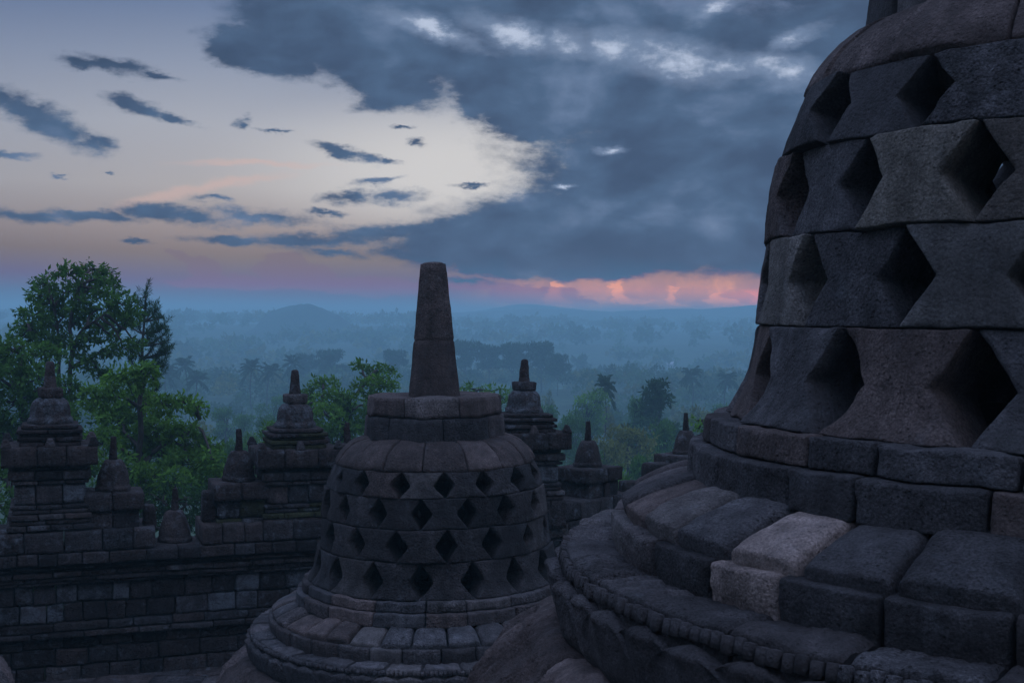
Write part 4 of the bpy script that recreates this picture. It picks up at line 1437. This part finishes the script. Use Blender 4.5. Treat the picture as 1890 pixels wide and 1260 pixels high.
# ---- middle distance: trees one can tell apart on the slope below the temple
def proto_tree(seed, shape, base, n=260, leaf=0.55, nleaf=6):
    """Unit tree 10 m tall; returns crown and trunk meshes to be shared by its copies."""
    r = np.random.default_rng(seed)
    cr, tr = MB(), MB()
    bc = (*(0.05, 0.045, 0.04), 0)
    tube(tr, curve((0, 0, 0), (r.normal(0, 0.2), r.normal(0, 0.2), 7.5), r, 0.0), np.linspace(0.24, 0.07, 8), bc, 6)
    lob = []
    if shape == 'round':
        for k in range(15):
            a = r.uniform(0, 2 * PI)
            h = r.uniform(4.2, 8.8)
            q = 3.0 * math.sqrt(max(0.05, 1 - ((h - 6.3) / 3.6) ** 2)) * r.uniform(0.3, 0.85)
            lob.append(((q * math.cos(a), q * math.sin(a), h), r.uniform(0.9, 1.6) * np.array((1, 1, 0.75))))
    elif shape == 'cone':
        for k in range(22):
            h = 2.2 + 7.2 * (k / 21)
            q = 2.6 * (1 - (h - 2.2) / 8.2) * r.uniform(0.4, 1.0)
            a = r.uniform(0, 2 * PI)
            w = 0.6 + 0.9 * (1 - (h - 2.2) / 7.8)
            lob.append(((q * math.cos(a), q * math.sin(a), h), w * np.array((1, 1, 0.55))))
    elif shape == 'flat':
        for k in range(20):
            a = r.uniform(0, 2 * PI)
            h = r.choice([6.2, 7.2, 8.1, 8.9, 9.5]) + r.normal(0, 0.12)
            q = r.uniform(0.3, 4.6) * (1.15 - (h - 6) / 7)
            lob.append(((q * math.cos(a), q * math.sin(a), h), r.uniform(1.1, 1.9) * np.array((1, 1, 0.22))))
    elif shape == 'bush':
        for k in range(14):
            a = r.uniform(0, 2 * PI)
            h = r.uniform(1.2, 8.6)
            q = 3.3 * math.sqrt(max(0.05, 1 - ((h - 3.5) / 6.0) ** 2)) * r.uniform(0.3, 0.9)
            lob.append(((q * math.cos(a), q * math.sin(a), h), r.uniform(1.0, 1.8) * np.array((1, 1, 0.9))))
    for c, rad in lob:
        c = np.array(c)
        tube(tr, curve((0, 0, max(1.0, c[2] - 2.0)), c, r, 0.05, 5), np.linspace(0.09, 0.03, 5), bc, 4)
        sprays(cr, c, rad, max(8, n // len(lob)), nleaf, leaf, r, base * r.uniform(0.72, 1.28), 0.25, 0.4, 0.5)
    a = cr.mesh('crown', False)
    a.materials.append(LEAF)
    b = tr.mesh('trunk')
    b.materials.append(BARK)
    return a, b


YG = np.array((0.150, 0.170, 0.060))
PROTO = {
    'round': proto_tree(1, 'round', G1 * 1.25, 520, 0.42), 'round2': proto_tree(2, 'round', G2 * 1.35, 520, 0.42), 'cone': proto_tree(3, 'cone', GD * 1.0, 460, 0.5),
    'flat': proto_tree(4, 'flat', GD * 0.8, 620, 0.75), 'bush': proto_tree(5, 'bush', YG * 0.9, 420, 0.55), 'bush2': proto_tree(6, 'bush', G1 * 1.1, 420, 0.55), 'round3': proto_tree(8, 'round', YG * 1.0, 420, 0.5)}


def plant(name, kind, u, v_top, d, width_px, label, group, seed, cat='tree', mix=1.0):
    """A copy of a prototype standing on the ground at distance d with its top at (u, v_top)."""
    r = np.random.default_rng(seed)
    p = at(u, v_top, d)
    gz = float(terrain_z(p[:1], p[1:2])[0])
    H = max(2.0, p[2] - gz)
    o = empty(name, (p[0], p[1], gz - 0.1), (0, 0, r.uniform(0, 6.28)))
    wd = width_px * d / F_PX / {'flat': 11.0, 'cone': 4.2}.get(kind, 6.6)
    o.scale = (wd, wd, H / 10.0)
    for part, me in zip(('crown', 'trunk'), PROTO[kind]):
        c = bpy.data.objects.new(part, me)
        COL.objects.link(c)
        c.parent = o
    return tag(o, label, cat, group)


MG = 'trees on the misty slope below'
plant('broadleaf_tree', 'round2', 1085, 712, 190, 92, 'round-crowned tree with yellow-green top, left of the dark pyramid-shaped tree', MG, 1)
plant('broadleaf_tree', 'cone', 1214, 697, 165, 92, 'dark pyramid-shaped tree standing out on the slope left of the huge stupa', MG, 2)
plant('broadleaf_tree', 'round', 1172, 717, 172, 40, 'narrow dark tree touching the left side of the pyramid-shaped tree', MG, 3)
plant('broadleaf_tree', 'bush', 1165, 772, 120, 105, 'broad olive-yellow bushy tree in the middle of the slope', MG, 4)
plant('broadleaf_tree', 'bush', 1120, 795, 112, 70, 'rounded olive tree at the left foot of the broad olive-yellow one', MG, 5)
plant('broadleaf_tree', 'round', 1012, 735, 185, 60, 'dull green tree right beside the spire of the niche tower behind the central stupa', MG, 6)
plant('broadleaf_tree', 'bush2', 1060, 762, 150, 70, 'loose green tree below the round-crowned yellow-green one', MG, 7)
plant('broadleaf_tree', 'bush2', 1225, 770, 130, 80, 'green bushy tree beneath the dark pyramid-shaped tree', MG, 8)
plant('broadleaf_tree', 'round3', 1295, 742, 210, 62, 'pale rounded tree in the haze just left of the huge stupa', MG, 9)
plant('broadleaf_tree', 'round', 1335, 735, 240, 60, 'hazy tree at the very edge of the huge stupa', MG, 10)
plant('broadleaf_tree', 'round3', 1128, 742, 235, 36, 'small pale tree between the round-crowned tree and the narrow dark one', MG, 11)
plant('broadleaf_tree', 'round3', 1015, 712, 330, 30, 'slender pale yellow tree in the haze above the dull green tree', MG, 12)
plant('broadleaf_tree', 'bush2', 1090, 815, 95, 66, 'low green tree just above the small stupa right of the centre', MG, 13)
plant('broadleaf_tree', 'bush2', 1185, 832, 88, 76, 'leafy green shrub-like tree at the foot of the slope', MG, 14)
plant('broadleaf_tree', 'round2', 1130, 850, 72, 62, 'bright green bushy treetop just beyond the broken wall', MG, 15)
plant('broadleaf_tree', 'bush2', 1165, 868, 62, 50, 'bright leafy bush rising behind the wall stub', MG, 16)
plant('broadleaf_tree', 'round2', 1225, 838, 64, 44, 'yellow-green leafy bush touching the left side of the half-hidden small stupa', MG, 17)
plant('broadleaf_tree', 'round', 940, 705, 260, 60, 'hazy tree between the central spire and the niche tower right of it', MG, 18)
plant('broadleaf_tree', 'round2', 460, 790, 95, 60, 'green bushy tree at the left foot of the mossy niche tower', MG, 19)
plant('broadleaf_tree', 'bush2', 415, 805, 88, 60, 'low bushy tree left of the small lichen-spotted stupa', MG, 20)
plant('broadleaf_tree', 'round', 420, 742, 230, 70, 'bluish hazy tree in the valley right of the pine', MG, 21)
plant('broadleaf_tree', 'round', 505, 722, 280, 66, 'bluish hazy tree in the valley left of the mossy tower spire', MG, 22)
plant('broadleaf_tree', 'round3', 360, 770, 190, 60, 'pale hazy tree between the bright leafy tree and the valley', MG, 23)
plant('broadleaf_tree', 'bush2', 490, 762, 190, 60, 'hazy green tree low in the valley behind the small lichen-spotted stupa', MG, 24)
plant('broadleaf_tree', 'round', 450, 755, 215, 50, 'dim blue-green tree in the middle of the hazy left clearing', MG, 25)
AG = 'tall flat-topped trees in the haze'
for i, (u, v, d, w_, lb) in enumerate(((858, 632, 560, 78, 'flat-topped tree in the haze directly right of the central spire'), (905, 640, 570, 66, 'flat-topped tree in the haze, second from the central spire'), (945, 636, 565, 80, 'flat-topped tree in the haze above the niche tower spire, third from the central spire'),
                                       (1000, 634, 560, 84, 'widest flat-topped tree at the right end of the hazy row'), (1030, 655, 540, 50, 'low flat-topped tree at the foot of the widest one, by the hazy houses'), (725, 648, 580, 66, 'flat-topped tree in the haze just left of the central spire'), (610, 648, 570, 74, 'flat-topped tree in the haze above the feathery green tree'),
                                       (560, 655, 580, 52, 'flat-topped tree in the haze right above the mossy niche tower'))):
    plant('flat_topped_tree', 'flat', u, v, d, w_, lb, AG, 300 + i)


def palm_meshes(seed):
    r = np.random.default_rng(seed)
    tr, cr = MB(), MB()
    tube(tr, curve((0, 0, 0), (0.3, 0.1, 9.2), r, 0.0, 10), np.linspace(0.17, 0.11, 10), (0.05, 0.045, 0.04, 0), 6)
    top = np.array((0.3, 0.1, 9.2))
    for k in range(20):
        a = k * 2.399 + r.normal(0, 0.1)
        el = r.uniform(-0.55, 1.2)
        L = r.uniform(2.2, 2.9)
        t = np.linspace(0, 1, 9)
        rad = L * (np.cos(el) * t)
        zz_ = L * (np.sin(el) * t - 0.36 * t ** 2)
        q = top + np.c_[rad * math.cos(a), rad * math.sin(a), zz_]
        tube(cr, q, np.linspace(0.045, 0.015, 9), (0.05, 0.07, 0.03, 0), 3)
        m_ = 54
        tt = r.uniform(0.12, 1.0, m_) * 8
        i = np.minimum(tt.astype(int), 7)
        f = (tt - i)[:, None]
        c = q[i] * (1 - f) + q[i + 1] * f
        ax = unit(q[i + 1] - q[i])
        side = unit(np.cross(ax, np.array((0, 0, 1.0)))) * r.choice([-1, 1], (m_, 1))
        leaves(cr, c, unit(side * 0.8 + ax * 0.9 + np.array((0, 0, -0.35))), 0.75, r, leaf_cols(m_, GD * 0.9, r), 0.1, 0.08, 0.30)
    a = cr.mesh('crown', False)
    a.materials.append(LEAF)
    b = tr.mesh('trunk')
    b.materials.append(BARK)
    return a, b


PROTO['palm'] = palm_meshes(9)
PROTO['palm2'] = palm_meshes(10)
PG = 'coconut palms in the valley'
for i, (u, v, d, lb) in enumerate(((344, 664, 430, 'coconut palm standing alone in the blue haze right of the pine'), (303, 676, 420, 'coconut palm half hidden by the edge of the pine'), (362, 690, 390, 'shorter coconut palm just right of the lone palm by the pine'), (466, 670, 440, 'left palm of the pair near the mossy tower spire'),
                                   (496, 675, 430, 'right palm of the pair near the mossy tower spire'), (1115, 702, 205, 'palm rising behind the right shoulder of the round-crowned yellow-green tree'), (1278, 683, 410, 'lone hazy palm near the village left of the huge stupa'), (540, 662, 470, 'faint palm behind the spire of the mossy niche tower'),
                                   (1340, 690, 430, 'faint palm touching the edge of the huge stupa'))):
    o = plant('palm_tree', 'palm' if i % 2 else 'palm2', u, v, d, 0, lb, PG, 500 + i)
    s = 40 * d / F_PX / 4.6
    o.scale = (s, s, o.scale[2])

# ---- ground cover of shrubs between the trees, and the woods of the plain
CLEAR = [(1085, 1076), (1240, 1320), (1262, 1020), (1322, 1237)]


def woods(name, n, dmin, dmax, a0, a1, hmin, hmax, seed, label=None, quads=46, size=0.9):
    r = np.random.default_rng(seed)
    mb = MB()
    rad = np.sqrt(r.uniform(dmin ** 2, dmax ** 2, n))
    rad = np.where(r.random(n) < 0.45, r.uniform(dmin, dmax, n), rad)
    az = r.uniform(a0, a1, n)
    x, y = rad * np.sin(az), rad * np.cos(az)
    den = fbm(np.c_[x / 90.0, y / 90.0, x * 0], 3, 4)
    keep = den > -0.35
    for (hu, hd) in CLEAR:                              # open ground in front of the village houses
        ha = math.atan((hu - 945) / F_PX)
        keep &= ~((np.abs(az - ha) * rad < 14) & (rad > hd - 170) & (rad < hd + 12))
    x, y, rad = x[keep], y[keep], rad[keep]
    z = terrain_z(x, y)
    for i in range(len(x)):
        h = r.uniform(hmin, hmax)
        w = h * r.uniform(0.32, 0.55)
        k = int(quads * (1.3 if rad[i] < 350 else 0.8))
        d_ = unit(r.normal(0, 1, (k, 3)))
        d_[:, 2] = np.abs(d_[:, 2]) * 1.2 - 0.35
        flat = r.random() < 0.3
        c = np.array((x[i], y[i], z[i] + h * 0.62)) + d_ * np.array((w, w, h * (0.2 if flat else 0.42))) * r.uniform(0.55, 1.0, (k, 1))
        b = np.array((0.046, 0.088, 0.034)) * r.uniform(0.5, 1.5)
        if r.random() < 0.25:
            b = YG * r.uniform(0.5, 1.0)
        leaves(mb, c, d_, size * h / 7.0, r, leaf_cols(k, b, r, 0.35, 0.2), 0.1, 0.9, 0.7)
    o = mb.build(name, LEAF, None, False)
    return tag(o, label, None, None, 'stuff')


woods('undergrowth', 1500, 36, 300, -0.5, 0.34, 2.0, 4.5, 61, 'leafy undergrowth covering the slope below the temple', 90, 0.8)
woods('woods', 2100, 290, 760, -0.55, 0.5, 7, 14, 62, 'misty woods of the valley floor', 150, 0.9)
woods('woods', 3600, 760, 2700, -0.6, 0.6, 11, 20, 63, 'far woods fading into blue haze', 60, 2.0)

# ---- a few village houses and lamps in the haze
WALLM = plain_material('pale_plaster', (0.55, 0.56, 0.58), 1.0, 0.15)
ROOFM = plain_material('tin_roof', (0.42, 0.44, 0.48), 1.0, 0.2)
DARKM = plain_material('dark_opening', (0.02, 0.02, 0.025), 1.0, 0.1)


def house(u, v, wpx, label, seed):
    r = np.random.default_rng(seed)
    H = 6.0
    d = 300.0
    for _ in range(30):                                # the distance at which a roof of this height on the plain shows at v
        p = at(u, v, d)
        gz = float(terrain_z(p[:1], p[1:2])[0])
        d = 0.5 * d + 0.5 * d * (gz + H) / p[2]
    p = at(u, v, d)
    k = wpx * d / F_PX
    root = empty('house', (p[0], p[1], gz), (0, 0, r.uniform(-0.5, 0.5)))
    mb = MB()
    rbox(mb, (0, 0, H * 0.36), (k, k * 0.7, H * 0.72), 0, 0.03, (3, 3, 3))
    mb.build('wall', WALLM, root)
    mb = MB()
    a, b, z0, z1 = k * 0.58, k * 0.44, H * 0.70, H
    mb.add([(-a, -b, z0), (a, -b, z0), (a, b, z0), (-a, b, z0), (-a * 0.8, 0, z1), (a * 0.8, 0, z1)], [(0, 1, 5, 4), (2, 3, 4, 5)])
    mb.add([(-a, -b, z0), (-a, b, z0), (-a * 0.8, 0, z1), (a, -b, z0), (a, b, z0), (a * 0.8, 0, z1)], [(0, 2, 1), (3, 4, 5)])
    mb.build('roof', ROOFM, root, False)
    for s in (-0.28, 0.28):
        mb = MB()
        rbox(mb, (s * k, -k * 0.35, H * 0.40), (k * 0.16, 0.06, H * 0.2), 0, 0.01, (2, 2, 2))
        mb.build('window', DARKM, root)
    mb = MB()
    rbox(mb, (0, -k * 0.35, H * 0.26), (k * 0.14, 0.07, H * 0.5), 0, 0.01, (2, 2, 2))
    mb.build('door', DARKM, root)
    return tag(root, label, 'house', 'village houses in the haze')


house(1085, 682, 15, 'small pale house in the haze right of the widest flat-topped tree', 1)
house(1240, 668, 17, 'pale house in the haze up and left of the lone palm near the huge stupa', 2)
house(1262, 690, 14, 'pale house directly left of the lone palm near the huge stupa', 3)
house(1322, 674, 14, 'pale house in the haze between the lone palm and the huge stupa', 4)

# ------------------------------------------------------------------ haze
def haze(density, colour):
    bpy.ops.mesh.primitive_cube_add(size=1.0, location=(0, 0, 0))
    o = bpy.context.object
    o.name = 'haze'
    o.data.name = 'haze'
    o.scale = (9000, 9000, HAZE_TOP + 62.0)
    o.location = (0, 0, (HAZE_TOP - 62.0) / 2)
    m = bpy.data.materials.new('haze')
    m.use_nodes = True
    nt = m.node_tree
    nt.nodes.clear()
    v = nt.nodes.new('ShaderNodeVolumePrincipled')
    v.inputs['Color'].default_value = (*colour, 1)
    v.inputs['Density'].default_value = density
    v.inputs['Anisotropy'].default_value = 0.0
    out = nt.nodes.new('ShaderNodeOutputMaterial')
    nt.links.new(v.outputs[0], out.inputs['Volume'])
    m.cycles.homogeneous_volume = True
    o.data.materials.append(m)
    tag(o, kind='stuff')
    return o


haze(0.00095, (0.54, 0.90, 1.0))
